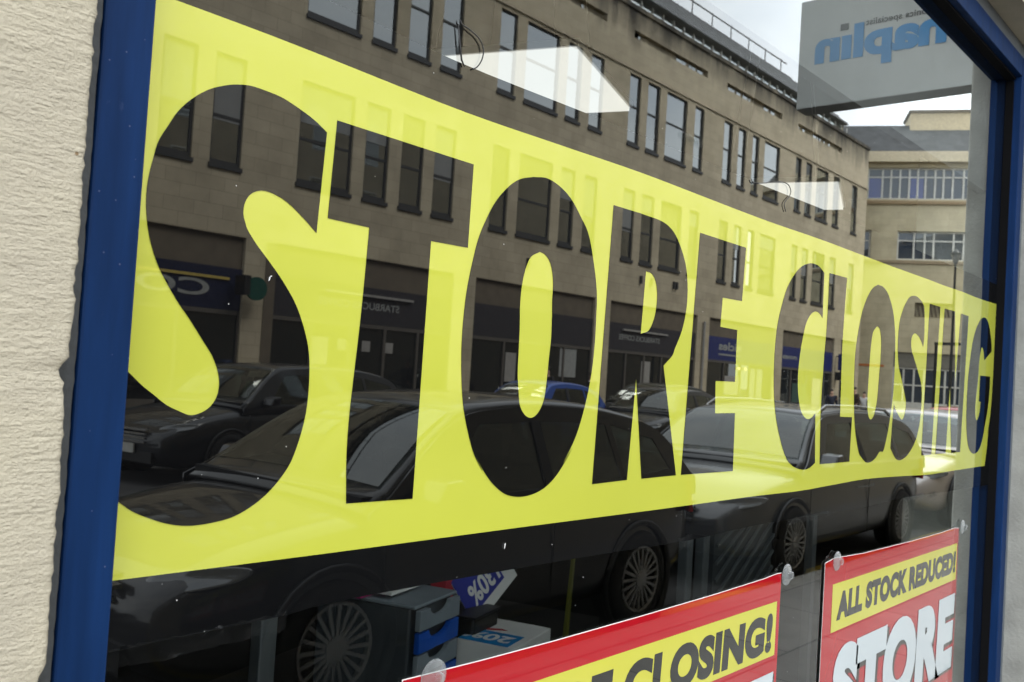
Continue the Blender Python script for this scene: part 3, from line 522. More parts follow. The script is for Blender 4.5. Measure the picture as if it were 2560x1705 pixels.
lab = bx(MB(), SO, (-.0, .03, .0008), (.14, .215, .0020)).build('label', 'skyblue', sb)
me = fit(text_mesh('lettering', '20%', .03), (.015, .19, .02, .10)); link('lettering', stand(me, SO+e1*.13+e2*.03+up*.0026, e2, -e1), 'white', lab)
link('red_flash', stand(fill_mesh('red_flash', [[(0, 0), (.03, -.012), (.10, .02), (.07, .03)]], .0004), SO+e1*.16+e2*.21+up*.0012, e2*-1, e1), 'redcard', sb)
o = MB().prism([Vector((2.42, .95, .72)), Vector((2.452, .96, .72)), Vector((2.47, .96, 1.06)), Vector((2.45, .95, 1.06))], (0, .012, 0)).build('yellow_strap', 'olive'); tag(o, 'dull yellow strap hanging in the dark interior', 'strap')
def shelf_frame(x, y, label, wdt=.034):
    t = thing('shelf_upright', label, 'shelf upright', (x, y, PAV), 0, 'slotted shelf uprights behind the glass')
    MB().box((0, 0, 0), (wdt, .03, 1.28-PAV)).build('post', 'shelfgrey', t, bevel=.003)
shelf_frame(.955, .5, 'grey metal shelf upright close to the left end of the window')
shelf_frame(2.375, .5, 'grey metal shelf upright left of the wire rack'); shelf_frame(2.47, .5, 'grey metal shelf upright touching the wire rack', .035); shelf_frame(3.255, .5, 'grey metal shelf upright above the farther poster')
rk = thing('wire_rack', 'dark display rack with slanted grey bars behind the glass', 'rack')
MB().box((2.53, .50, PAV), (2.92, .52, 1.30)).build('back_board', plain('rack_board', (.025, .03, .034), .6), rk)
b = MB()
for k in range(14):
    z = .72+k*.052; b.prism([(2.535, .497, z), (2.535, .497, z+.009), (2.915, .497, min(1.30, z+.269)), (2.915, .497, min(1.30, z+.26))], (0, -.008, 0))
b.build('slanted_bars', 'shelfgrey', rk)
MB().box((2.60, .470, 1.24), (2.66, .488, 1.30)).build('red_tag', 'redcard', rk)

# ------------------------------------------------------------------ projecting shop sign on the pier, read backwards in the glass
sg = thing('projecting_sign', 'white projecting sign with blue maplin lettering, mirrored in the top corner of the glass', 'sign')
MB().box((4.002, -.992, 2.889), (4.11, -.135, 3.387)).build('box', 'panel_edge', sg, bevel=.002)
MB().box((4.0, -.990, 2.893), (4.0018, -.137, 3.385)).build('face', 'panel', sg)
MB().box((4.03, -.135, 2.98), (4.08, -.125, 3.3)).build('bracket', 'trim', sg)
def onsign(me, x=3.9985): return stand(me, (x, 0, 0), (0, -1, 0), (0, 0, 1))
link('lettering', onsign(fit(text_mesh('lettering', 'maplın', .045, 0, .002), (.285, .915, 3.040, 3.238))), 'logo_blue', sg)
MB().box((3.997, -.802, 3.218), (3.9995, -.766, 3.246)).build('letter_dot', 'logo_grey', sg)
link('small_lettering', onsign(fit(text_mesh('small_lettering', 'electronics specialist', .01, 0, .001), (.335, .69, 3.212, 3.248))), 'logo_grey', sg)
# ------------------------------------------------------------------ building across the street (seen in the glass)
def facade(mb, x0, x1, z0, z1, holes, y, depth):
    """wall sheet in the plane y with real rectangular openings and reveals that go back by depth"""
    xs = sorted({x0, x1, *[h[0] for h in holes], *[h[1] for h in holes]}); zs = sorted({z0, z1, *[h[2] for h in holes], *[h[3] for h in holes]})
    for a, b in zip(xs, xs[1:]):
        for c, d in zip(zs, zs[1:]):
            cx, cz = (a+b)/2, (c+d)/2
            if any(h[0] < cx < h[1] and h[2] < cz < h[3] for h in holes): continue
            mb.quad((a, y, c), (b, y, c), (b, y, d), (a, y, d))
    for a, b, c, d in holes:
        Y = y-depth
        mb.quad((a, y, c), (a, Y, c), (a, Y, d), (a, y, d)).quad((b, y, c), (b, Y, c), (b, Y, d), (b, y, d)).quad((a, y, c), (b, y, c), (b, Y, c), (a, Y, c)).quad((a, y, d), (b, y, d), (b, Y, d), (a, Y, d))
        mb.quad((a, Y, c), (b, Y, c), (b, Y, d), (a, Y, d))
WX = [(6.5,8.15),(8.55,9.35),(9.83,10.65),(11.09,11.89),(13.43,15.09),(15.5,16.31),(16.75,17.57),(17.98,18.8),(20.36,21.14),(21.6,23.24),(23.69,24.45),(24.97,25.71),(27.3,28.03),(28.5,29.33),(29.8,31.3),(31.89,32.62),(34.27,35.02),(35.54,36.25),(36.83,37.46),(38.0,39.53),(41.24,41.9),(42.41,43.13),(43.66,45.1),(45.75,46.54),(48.2,48.97)]
SHOP = [(5.9,12.18),(13.03,19.05),(19.97,25.98),(26.9,32.94),(33.93,39.95),(40.82,46.87),(47.75,49.7)]
SLOT = [(6.5,11.9),(13.45,18.8),(20.4,25.7),(27.4,32.7),(34.32,39.55),(41.3,46.6)]
YO = -18.0
ob = thing('office_building', 'long bath stone building across the street with rows of tall sash windows over shops', 'building')
holes = [(a, b, z, z+2.5) for a, b in WX for z in (5.87, 10.0)] + [(a, b, PAV, 4.32) for a, b in SHOP] + [(a, b, 13.80, 14.08) for a, b in SLOT]
mb = MB(); facade(mb, 3.0, 50.3, PAV, 14.78, holes, YO, .16)
mb.quad((50.3, YO, PAV), (50.3, YO-14, PAV), (50.3, YO-14, 14.78), (50.3, YO, 14.78)).quad((3, YO, 14.78), (50.3, YO, 14.78), (50.3, YO-1.2, 14.78), (3, YO-1.2, 14.78)).quad((3, YO, PAV), (3, YO-14, PAV), (3, YO-14, 14.78), (3, YO, 14.78))
mb.build('wall', 'bath', ob)
MB().box((3, YO-.3, 14.785), (50.36, YO+.07, 14.93)).build('coping', 'bath', ob)
MB().box((3, YO+.003, 12.62), (50.3, YO+.055, 12.72)).build('string_course', 'bath', ob)
rr = random.Random(2)
for a, b in WX:
    for z in (5.87, 10.0):
        f = MB(); t = .055; y0, y1 = YO-.13, YO-.055
        zt = z+2.5; zm = z+1.36 if z > 8 else z+1.1
        f.box((a+.002, y0, z+.002), (a+t, y1, zt-.002)).box((b-t, y0, z+.002), (b-.002, y1, zt-.002)).box((a+t, y0, z+.002), (b-t, y1, z+t+.05)).box((a+t, y0, zt-t), (b-t, y1, zt-.002)).box((a+t, y0+.01, zm-.035), (b-t, y1-.01, zm+.035))
        f.box((a-.03, YO+.003, z-.10), (b+.03, YO+.05, z-.005))
        fo = f.build('window', 'dark_frame', ob)
        tl = rr.gauss(0, .004); tv = rr.gauss(0, .004)
        MB().quad((a+.02, y0+.04+tl, z+.02), (b-.02, y0+.04-tl, z+.02), (b-.02, y0+.04-tl+tv, zt-.02), (a+.02, y0+.04+tl+tv, zt-.02)).build('pane', 'bglass', fo)
        if z < 8 and rr.random() < .7:
            zb = zt-rr.choice((.6, 1.0, 1.3, 1.5)); MB().quad((a+t, y0+.052, zb), (b-t, y0+.052, zb), (b-t, y0+.052, zt-t), (a+t, y0+.052, zt-t)).build('blind', 'blind', fo)
for a, b in SLOT:
    s = MB()
    for k in range(7):
        x = a+(b-a)*rr.random(); s.box((x, YO-.155, 13.82), (x+.35*rr.random()+.1, YO-.13, 14.06))
    s.build('slot_glazing', 'bglass', ob)
# shopfronts
def fascia(a, b, mat, z0=2.62, z1=3.58):
    MB().box((a+.004, YO-.15, z1+.003), (b-.004, YO-.10, 4.315)).build('lintel_panel', 'lintel', ob)
    return MB().box((a+.004, YO-.15, z0), (b-.004, YO-.06, z1)).build('fascia_board', mat, ob)
def shopglass(a, b, z1, n, door=None):
    f = MB(); y = YO-.14
    xs = [a+(b-a)*i/n for i in range(n+1)]
    for x in xs: f.box((x-.04, y, PAV+.002), (x+.04, y+.08, z1-.003))
    f.box((a+.05, y+.002, PAV+.003), (b-.05, y+.078, .55)).box((a+.05, y+.002, z1-.10), (b-.05, y+.078, z1-.004))
    fo = f.build('shopfront', 'door', ob)
    MB().quad((a+.01, y+.03, .5), (b-.01, y+.03, .5), (b-.01, y+.03, z1-.02), (a+.01, y+.03, z1-.02)).build('pane', 'shopglass', fo)
def oplet(me, y): return stand(me, (0, y, 0), (-1, 0, 0), (0, 0, 1))
f1 = fascia(*SHOP[0], 'navy'); shopglass(*SHOP[0], 2.62, 4)
MB().box((6, YO-.05, 3.30), (11.83, YO-.02, 3.36)).build('yellow_strip', 'yellowbar', f1)
link('lettering', oplet(fit(text_mesh('lettering', 'CO-O', .02), (-11.35, -8.3, 2.88, 3.26)), YO-.05), 'signwhite', f1)
for k in (1, 3):
    a, b = SHOP[k]; f = fascia(a, b, 'purple'); shopglass(a, b, 2.62, 5)
    x1 = 17.08 if k == 1 else 30.3
    MB().box((x1-2.55, YO-.05, 3.33), (x1+.45, YO+.03, 3.39)).build('light_bar', 'barlight', f)
    link('lettering', oplet(fit(text_mesh('lettering', 'STARBUCKS COFFEE', .012, 0, .004), (-x1, -x1+2.72, 3.0, 3.19)), YO-.055), 'signwhite', f)
a, b = SHOP[2]; fascia(a, b, 'purple'); shopglass(a, b, 2.62, 4)
a, b = SHOP[4]; f = fascia(a, b, 'bluefascia'); shopglass(a, b, 2.62, 4)
link('lettering', oplet(fit(text_mesh('lettering', 'nicles', .03), (-36.9, -34.9, 3.05, 3.40)), YO-.055), 'signwhite', f); MB().box((34.9, YO-.058, 2.84), (36.9, YO-.052, 2.90)).build('lettering', 'signwhite', f)
a, b = SHOP[5]; f = fascia(a, b, 'bluefascia'); shopglass(a, b, 2.62, 5)
link('lettering', oplet(fit(text_mesh('lettering', 'Moneta', .02, .25), (-41.6, -39.9+.9, 3.0, 3.25)), YO-.055), 'signwhite', f) if False else link('lettering', oplet(fit(text_mesh('lettering', 'moneta', .02, .25), (-42.6, -41.0, 3.0, 3.2)), YO-.055), 'signwhite', f)
a, b = SHOP[6]; fascia(a, b, 'purple'); shopglass(a, b, 2.62, 2)
MB().box((13.03, YO-.19, PAV), (12.75, YO+.02, 4.3)).build('door_pilaster', 'lintel', ob)
for x in (39.63, 40.24): MB().lathe([(0, -.07), (.05, -.05), (.07, 0), (.05, .05), (0, .07)], 10, Matrix.Translation((x-2.9, YO-.04, 2.35))).build('shop_lamp', 'warm', ob, True)
dp = MB().tube([(33.4, YO+.07, PAV), (33.4, YO+.07, 4.1)], .05).build('drainpipe', 'barlight', ob)
for x, z in ((28.6, 5.1), (29.3, 5.1), (30.9, 5.15), (31.1, 5.15), (22.2, 4.9)): MB().box((x, YO+.003, z), (x+.09, YO+.09, z+.28)).build('wall_fitting', 'dark_frame', ob)
# round green roundel sign on a black bracket board
for x, z, w_, h_, c_ in ((24.3, 1.55, .9, 1.0, 'signwhite'), (14.3, 1.5, .5, .7, 'barlight'), (15.1, 1.9, .28, .28, 'barlight'), (15.9, 1.9, .28, .28, 'barlight'), (16.7, 1.9, .28, .28, 'barlight'), (29.2, 1.4, .6, .9, 'barlight'), (35.6, 1.2, 1.5, .8, 'barlight'), (37.9, .9, 1.2, 1.5, 'signwhite'), (42.3, 1.0, 1.6, .9, 'shelfgreen'), (44.6, .9, 1.2, 1.3, 'barlight'), (8.6, 1.2, 1.0, 1.2, 'shelfgreen'), (21.6, 1.3, .5, .9, 'barlight')):
    MB().box((x, YO-.105, z), (x+w_, YO-.095, z+h_)).build('window_notice', c_, ob)
rs = thing('roundel_sign', 'round green cafe sign on a black bracket between two shops opposite', 'sign')
MB().box((11.9, YO+.10, 2.98), (12.05, YO+.5, 3.42)).build('board', 'trim', rs)
mt = Matrix.Translation((12.3, YO+.35, 3.15)) @ Matrix.Rotation(R(90), 4, 'X')
MB().lathe([(0, -.04), (.27, -.04), (.27, .04), (0, .04)], 28, mt).build('disc', 'green', rs)
MB().lathe([(.16, .041), (.16, .046), (.19, .046), (.19, .041)], 28, mt).lathe([(0, .041), (.06, .046), (0, .047)], 8, mt).build('ring', 'signwhite', rs)
MB().tube([(12.05, YO-.05, 3.2), (12.05, YO+.35, 3.2)], .02).build('bracket', 'trim', rs)
bs = thing('blade_sign', 'small blue blade sign on the last pier of the building opposite', 'sign')
MB().box((47.15, YO+.12, 2.72), (47.23, YO+.75, 3.55)).build('panel', 'bluefascia', bs); MB().box((47.17, YO, 3.4), (47.21, YO+.12, 3.45)).build('bracket', 'trim', bs); MB().box((47.1, YO+.02, 2.2), (47.3, YO+.3, 2.62)).build('lamp_box', 'trim', bs)
# roof: glazed strip set back, then a long seamed metal roof with a rail
MB().box((3, YO-1.6, 14.5), (50.2, YO-1.45, 16.28)).build('clerestory', 'clearglass', ob)
mu = MB()
for i in range(60): mu.box((3.4+i*.8, YO-1.44, 14.8), (3.46+i*.8, YO-1.40, 16.26))
mu.build('mullions', 'ltframe', ob)
MB().quad((3, YO-1.15, 16.30), (50.25, YO-1.15, 16.30), (50.25, YO-5, 19.75), (3, YO-5, 19.75)).quad((3, YO-1.15, 16.30), (50.25, YO-1.15, 16.30), (50.25, YO-5.2, 16.2), (3, YO-5.2, 16.2)).quad((50.25, YO-1.15, 16.30), (50.25, YO-5, 19.75), (50.25, YO-5.1, 16.25)).quad((3, YO-5, 19.75), (50.25, YO-5, 19.75), (50.25, YO-12, 15), (3, YO-12, 15)).build('roof', 'roof', ob)
rb = MB()
for k in range(0, 8):
    t = k/8+.02; y = YO-1.15-3.85*t; z = 16.30+3.45*t; rb.prism([(3.1, y+.03, z+.0), (3.1, y-.05, z+.02), (3.1, y-.02, z+.07)], (47.1, 0, 0))
rb.build('roof_ribs', 'dark_frame', ob)
rl = MB().tube([(3.1, YO-5, 20.35), (50.2, YO-5, 20.35)], .035, 6)
for i in range(24): rl.tube([(3.5+i*2, YO-5, 19.7), (3.5+i*2, YO-5, 20.42)], .03, 6)
rl.build('safety_rail', 'dark_frame', ob)

# ------------------------------------------------------------------ building that closes the street
ang = math.atan2(.89845562, .43906435)
fb = thing('corner_building', 'pale stone building with long banded windows closing the far end of the street', 'building', (54, -19.423, 0), ang)
fh = [(.05, 12.2, 12.92, 14.75), (-.35, .38, 9.5, 11.1), (1.8, 12.2, 9.42, 11.08), (-.6, .05, 6.05, 7.4), (2.9, 5.0, 6.14, 6.98), (1.9, 11.5, PAV, 4.11)]
def lf(mb):                                              # local s along the street front, local -y is away from it
    return mb
mb = MB(); facade(mb, -6, 14, PAV, 15.0, fh, 0, .3); mb.quad((14, 0, PAV), (14, -10, PAV), (14, -10, 15), (14, 0, 15)).quad((-6, 0, PAV), (-6, -10, PAV), (-6, -10, 15), (-6, 0, 15)).build('wall', ashlar('pale_bath_ashlar', (.58, .53, .385), (.52, .475, .34), (.42, .38, .28), .9, .38, stain=False), fb)
MB().box((-6, -.6, 15.003), (14, .45, 15.6)).build('cornice', plain('cornice_stone', (.56, .49, .35), .9), fb)
MB().box((-6, .003, 12.62), (14, .12, 12.80)).build('sill_band', plain('sill_stone', (.30, .22, .13), .9), fb)
MB().box((-6, .003, 9.2), (14, .08, 9.36)).build('sill_band', plain('sill_stone_low', (.33, .26, .17), .9), fb)
MB().quad((-6, -.3, 15.61), (14, -.3, 15.61), (14, -2.6, 17.9), (-6, -2.6, 17.9)).quad((14, -.3, 15.61), (14, -9.8, 15.61), (14, -5, 17.9), (14, -2.6, 17.9)).quad((-6, -2.6, 17.9), (14, -2.6, 17.9), (14, -9, 16), (-6, -9, 16)).build('roof', 'slate', fb)
MB().box((2.5, -4.6, 16.4), (9, -2.2, 18.55)).build('roof_house', plain('rooftop_stone', (.52, .44, .29), .9), fb); MB().box((2.4, -4.7, 18.553), (9.1, -2.1, 18.7)).build('roof_house_coping', 'lintel', fb)
def band(a, b, z0, z1, xs, tr, name='window'):
    f = MB(); y = -.26
    f.box((a+.004, y, z0+.003), (b-.004, y+.1, z0+.08)).box((a+.004, y, z1-.09), (b-.004, y+.1, z1-.003)).box((a+.004, y+.01, tr-.04), (b-.004, y+.09, tr+.04))
    for x in xs:
        if a < x < b: f.box((x-.05, y+.002, z0+.08), (x+.05, y+.112, z1-.09))
    fo = f.build(name, 'ltframe', fb)
    MB().quad((a+.01, y+.04, z0+.02), (b-.01, y+.04, z0+.02), (b-.01, y+.04, z1-.02), (a+.01, y+.04, z1-.02)).build('pane', 'farglass', fo)
    return fo
w1 = band(.05, 12.2, 12.92, 14.75, [.09, .87, 1.33, 1.82, 2.32, 2.77, 3.19, 3.7, 4.14, 4.63, 5.2, 5.7, 6.2, 6.7, 7.2, 7.8, 8.4, 9, 9.6, 10.2, 10.8, 11.4, 12.1], 14.22)
MB().quad((.12, -.2, 12.98), (.8, -.2, 12.98), (.8, -.2, 14.15), (.12, -.2, 14.15)).quad((2.4, -.2, 12.98), (3.1, -.2, 12.98), (3.1, -.2, 14.15), (2.4, -.2, 14.15)).build('blue_blind', film('blue_blind', (.03, .05, .22), dots=False), w1)
band(-.35, .38, 9.5, 11.1, [-.3, .33], 10.5); band(1.8, 12.2, 9.42, 11.08, [1.85, 2.72, 3.29, 3.77, 4.82, 5.35, 6.2, 7, 8, 9, 10, 11, 12.1], 10.54); band(-.6, .05, 6.05, 7.4, [-.55, 0], 6.8)
lv = MB()
for k in range(9): lv.prism([(2.95+k*.22, -.2, 6.2), (3.03+k*.22, -.2, 6.2), (3.03+k*.22-.15, -.2, 6.95), (2.95+k*.22-.15, -.2, 6.95)], (0, .08, 0))
lv.build('louvre', 'lintel', fb)
sf = band(1.9, 11.5, 1.2, 3.25, [1.95, 2.5, 3.05, 3.6, 4.15, 4.7, 5.25, 5.8, 6.6, 7.4, 8.2, 9, 10, 11], 2.25, 'shopfront')
MB().box((1.91, -.25, 3.26), (11.49, -.1, 4.1)).build('fascia_board', plain('fascia_grey', (.19, .18, .15), .7), fb); MB().box((1.91, -.24, PAV), (11.49, -.12, 1.195)).build('stall_riser', 'ltframe', fb)
MB().box((-4, .003, 3.2), (1.4, .012, 3.33)).build('orange_band', 'orange', fb)
back = thing('far_terrace', 'pale terrace filling the gap behind the street end', 'building'); MB().box((51, -60, PAV), (75, -30, 12)).build('wall', 'bath', back); MB().prism([(50.7, -60, 12.003), (75.3, -60, 12.003), (63, -60, 16)], (0, 30.3, 0)).build('roof', 'slate', back)

# ------------------------------------------------------------------ street lamps and posts
def street_lamp(x, y, h, label, lantern=True):
    t = thing('street_lamp', label, 'street lamp', (x, y, PAV)); h -= PAV
    MB().lathe([(.16, 0), (.16, .5), (.11, .6), (.09, 1.2), (.07, 1.3), (.055, h*.6), (.045, h-.45)], 12).build('post', 'lamp_black', t, True)
    MB().lathe([(.0, h-.45), (.08, h-.42), (.20, h-.05), (.23, h-.02), (.12, h+.08), (.03, h+.18), (0, h+.22)], 12).build('lantern', 'lamp_black', t, True)
    MB().lathe([(.09, h-.40), (.195, h-.07)], 12).build('lantern_glass', 'lens', t, True)
    return t
street_lamp(41.5, -10.85, 7.7, 'tall black street lamp in front of the corner building, far up the street')
t = thing('street_sign', 'dark post with a short arm on the far pavement', 'sign post', (42.6, -11.8, 0))
MB().tube([(0, 0, 0), (0, 0, 4.0)], .06).build('post', 'lamp_black', t); MB().box((-.1, -.05, 3.9), (.05, 1.0, 4.02)).build('arm', 'lamp_black', t)
# ------------------------------------------------------------------ cars
def rot_copy(o): return o
def car(name, label, nose, yc, L, H, W, paint, rz=0.0, rails=False, estate=False, group='cars in the street'):
    """a hatchback or estate; the nose looks to -x, local x runs back along the car"""
    t = thing(name, label, 'car', (nose, yc, 0), rz, group)
    w = W/2; belt = .93*H/1.45
    sta = [(0, .52, .36, .60), (.012, .60, .27, .78), (.05, .70, .20, .90), (.11, .80, .18, .955), (.18, .86, .17, .985), (.25, .905, .17, 1.0), (.40, .93, .17, 1.0), (.60, .945, .17, 1.0), (.80, .955, .18, .99), (.92, .95, .21, .955), (.975, .90, .27, .90), (.995, .78, .34, .82), (1.0, .62, .42, .74)]
    mb = MB(); rows = []
    for fx, zt, zb, fw in sta:
        zt *= H/1.45; hw = w*fw; d = zt-zb
        half = [(0, zb), (hw*.72, zb), (hw*.95, zb+.06*d), (hw*1.0, zb+.28*d), (hw*1.0, zb+.52*d), (hw*.985, zb+.74*d), (hw*.945, zb+.92*d), (hw*.84, zt), (hw*.45, zt+.018), (0, zt+.028)]
        ring = half + [(-y, z) for y, z in half[-2:0:-1]]
        rows.append(len(mb.v)); mb.v += [(fx*L, y, z) for y, z in ring]
    n = 18
    for a, b in zip(rows, rows[1:]):
        for j in range(n): mb.f.append((a+j, a+(j+1) % n, b+(j+1) % n, b+j))
    mb.f += [tuple(rows[0]+j for j in range(n)), tuple(rows[-1]+j for j in range(n-1, -1, -1))]
    body = mb.build('body', paint, t, True); sm = body.modifiers.new('sub', 'SUBSURF'); sm.levels = 1; sm.render_levels = 2
    # cabin
    if estate: prof = [(.245, belt-.02), (.40, H-.075), (.50, H-.01), (.66, H), (.84, H-.035), (.955, H-.17), (.985, belt+.02)]
    else: prof = [(.245, belt-.02), (.42, H-.075), (.52, H-.01), (.64, H), (.78, H-.04), (.90, H-.16), (.975, belt+.02)]
    prof = [(a*L, z) for a, z in prof]; pc = spline(prof, 5)
    hw = lambda z: w*(.955-.235*min(1, max(0, (z-belt)/(H-belt))))
    VV = (-1, -.9, -.7, -.35, 0, .35, .7, .9, 1)
    def surf(i, v, off=0):
        x, z = pc[i]; a, b = pc[max(0, i-1)], pc[min(len(pc)-1, i+1)]; tx, tz = b[0]-a[0], b[1]-a[1]; l = math.hypot(tx, tz); nx, nz = -tz/l, tx/l
        c = .035*(1-v*v)-(.030 if abs(v) == 1 else 0)
        return (x+nx*(c+off), v*hw(z), z+nz*(c+off))
    cb = MB(); k = len(VV)
    for i in range(len(pc)):
        cb.v += [surf(i, v) for v in VV]
    nr = len(pc)
    for i in range(nr-1):
        for j in range(k-1):
            if (1 <= i < 5 or nr-8 <= i < nr-3) and 1 <= j < k-2: continue      # openings for the two screens
            cb.f.append((i*k+j, i*k+j+1, (i+1)*k+j+1, (i+1)*k+j))
    cab = cb.build('cabin', paint, t, True); sd_ = cab.modifiers.new('shell', 'SOLIDIFY'); sd_.thickness = .03; sd_.offset = -1
    def strip(name, i0, i1, v0, mat, off=.006):
        g = MB(); vs = [v0*a for a in (-1, -.5, 0, .5, 1)]
        for i in range(i0, i1+1): g.v += [surf(i, v, off) for v in vs]
        for i in range(i1-i0):
            for j in range(4): g.f.append((i*5+j, i*5+j+1, (i+1)*5+j+1, (i+1)*5+j))
        return g.build(name, mat, t, True)
    strip('windscreen', 1, 5, .90, 'carglass'); strip('rear_window', len(pc)-8, len(pc)-3, .86, 'carglass')
    zb_, zt_ = belt+.03, H-.125
    x_a = pc[1][0]+.30*L/4.2; x_t = prof[1][0]+.10; xB = .575*L; xE = (.80 if estate else .76)*L; xC = (.955 if estate else .90)*L
    roofz = lambda x: max((z for (px, z) in pc if abs(px-x) < L*.05), default=H)-.115
    gl = [(x_a, zb_), (xB-.04, zb_), (xB-.04, roofz(xB-.04)), (.5*L, roofz(.5*L)), (x_t+.06, roofz(x_t+.16))]
    gl2 = [(xB+.04, zb_), (xE-.03, zb_+.01), (xE-.06, roofz(xE)), (.66*L, roofz(.66*L)), (xB+.04, roofz(xB+.04))]
    gl3 = [(xE+.03, zb_+.02), (xC, zb_+.06), (xC-.12, roofz(xC)-.02), (xE+.0, roofz(xE)-.0)]
    outer = [(x, z-.024 if z > belt+.05 else z) for x, z in pc]; outer = [(outer[0][0], belt-.10)]+outer+[(outer[-1][0], belt-.10)]
    for s in (-1, 1):
        def side(me, off):
            for v in me.vertices: v.co = (v.co.x, s*(hw(max(belt, v.co.y))+off+v.co.z), v.co.y)
            me.update(); return me
        link('side_frame', side(fill_mesh('side_frame', [outer, gl, gl2, gl3], .012), -.004), paint, t)
        link('window_trim', side(fill_mesh('window_trim', [[(x_a-.10, zb_-.025), (xC+.04, zb_-.02), (xC+.03, zb_-.002), (x_a-.08, zb_-.003)]], .008), .006), 'chrome' if rails else 'trim', t)
        link('window_pillar', side(fill_mesh('window_pillar', [[(xB-.042, zb_-.003), (xB+.042, zb_-.003), (xB+.042, roofz(xB+.04)+.01), (xB-.042, roofz(xB-.04)+.01)]], .006), .006), 'trim', t)
        for g_ in (gl, gl2, gl3): link('side_window', side(fill_mesh('side_window', [g_], .001), -.003), 'carglass', t)
    # what one sees through the windows: dark cabin floor, dashboard, seats with headrests, steering wheel
    MB().box((.25*L, -w*.85, belt-.05), (.95*L, w*.85, belt+.045)).build('cabin_floor', 'inside', t)
    MB().prism([(.27*L, -w*.80, belt+.046), (.36*L, -w*.80, belt+.10), (.40*L, -w*.80, belt+.046)], (0, w*1.6, 0)).build('dashboard', 'inside', t)
    for fx, ys in ((.55, (-.36, .36)), (.78, (-.40, 0, .40))):
        for y in ys:
            se = MB().prism([(fx*L-.10, y-.22, belt+.046), (fx*L+.06, y-.22, belt+.046), (fx*L+.13, y-.20, H-.36), (fx*L+.04, y-.20, H-.36)], (0, .44, 0)).build('seat', 'tyre', t, bevel=.03)
            MB().box((fx*L+.05, y-.12, H-.335), (fx*L+.13, y+.12, H-.18)).tube([(fx*L+.09, y, H-.40), (fx*L+.09, y, H-.30)], .012, 6).build('headrest', 'tyre', se, bevel=.025)
    MB().lathe([(.165, -.012), (.185, 0), (.165, .012)], 20, Matrix.Translation((.40*L, .36, belt+.09)) @ Matrix.Rotation(R(65), 4, 'Y')).build('steering_wheel', 'trim', t, True)
    MB().tube([(.425*L, 0, H-.13), (.43*L, 0, H-.19)], .015, 6).box((.432*L, -.12, H-.235), (.437*L, .12, H-.175)).build('rear_view_mirror', 'trim', t)
    # wheels
    r = .315
    for fx in (.20, .80):
        for s in (-1, 1):
            ar = MB(); m4 = Matrix.Translation((fx*L, s*(w-.10), r)) @ Matrix.Rotation(R(-90*s), 4, 'X')
            ar.lathe([(0, .055), (r+.055, .055), (r+.07, .098), (r+.055, .108), (r+.03, .09)], 30, m4).build('wheel_arch', 'trim', t, True)
            wh = MB().lathe([(.20, -.10), (r-.02, -.10), (r, -.07), (r, .08), (r-.02, .105), (.225, .112), (.215, .095)], 32, m4).build('wheel', 'tyre', t, True)
            rm = MB().lathe([(.218, .10), (.214, .112), (.198, .108), (.195, .088)], 32, m4)
            for q in range(20):
                a = q*math.pi/10+.05; c, sn = math.cos(a), math.sin(a)
                P = lambda rad, off, h: tuple(m4 @ Vector((rad*c-off*sn, rad*sn+off*c, h)))
                rm.prism([P(.045, -.008, .100), P(.2, -.009, .100), P(.2, .009, .100), P(.045, .008, .100)], tuple((m4.to_3x3() @ Vector((0, 0, .012)))))
            rm.lathe([(.062, .085), (.06, .118), (.04, .122), (0, .122)], 18, m4).build('rim', 'rim', wh)
            MB().lathe([(0, .075), (.205, .075)], 24, m4).build('brake', 'trim', wh)
    # face and tail
    for s in (-1, 1):
        g = MB(); zc = .66*H/1.45
        xs = lambda f, z=0: f
        g.prism([(.028*L, s*w*.50, zc-.055), (.035*L, s*w*.80, zc-.045), (.095*L, s*w*.985, zc+.015), (.115*L, s*w*.985, zc+.085), (.06*L, s*w*.83, zc+.075), (.036*L, s*w*.52, zc+.025)], (-.05, s*.012, .0)); hl_ = g.build('headlight', 'lens', t, True); ss_ = hl_.modifiers.new('sub', 'SUBSURF'); ss_.levels = 1; ss_.render_levels = 2
        g = MB(); g.prism([(.955*L, s*w*.97, .70), (.992*L, s*w*.72, .70), (.978*L, s*w*.72, .93), (.94*L, s*w*.965, .93)], (.03, s*.012, 0)); g.build('tail_light', 'redlens', t, bevel=.006)
        g = MB(); g.prism([(x_a-.16, s*(w*.95), belt+.02), (x_a+.02, s*(w*.95), belt+.03), (x_a+.03, s*(w*.95), belt+.14), (x_a-.10, s*(w*.95), belt+.13)], (0, s*.17, 0)); g.build('door_mirror', paint, t, bevel=.02)
        for xd in (.57*L, .75*L): MB().box((xd-.19, s*w*1.0-.012, .775), (xd-.03, s*w*1.0+.018, .80)).build('door_handle', paint, t, bevel=.006)
        MB().tube([(.265*L, s*w*1.003, .30), (.265*L, s*w*1.003, .86)], .004, 5).tube([(.575*L, s*w*1.003, .26), (.575*L, s*w*1.003, .90)], .004, 5).build('door_gap', 'trim', t)
        if rails: MB().tube([(.44*L, s*w*.66, H-.03), (.48*L, s*w*.66, H+.04), (.65*L, s*w*.66, H+.045), (.84*L, s*w*.66, H+.02), (.88*L, s*w*.66, H-.04)], .018, 8).build('roof_rail', 'chrome', t, True)
    g = MB()
    for q in range(4): g.box((-.012+q*.006, -w*.46, .50+q*.048), (.06, w*.46, .522+q*.048))
    g.build('grille', 'chrome', t); MB().box((-.004, -w*.62, .27), (.05, w*.62, .40)).build('lower_intake', 'trim', t)
    MB().box((-.03, -.26, .375), (-.008, .26, .485)).build('number_plate', 'plate_w', t); MB().box((L-.002, -.26, .60), (L+.012, .26, .71)).build('number_plate', 'plate_y', t)
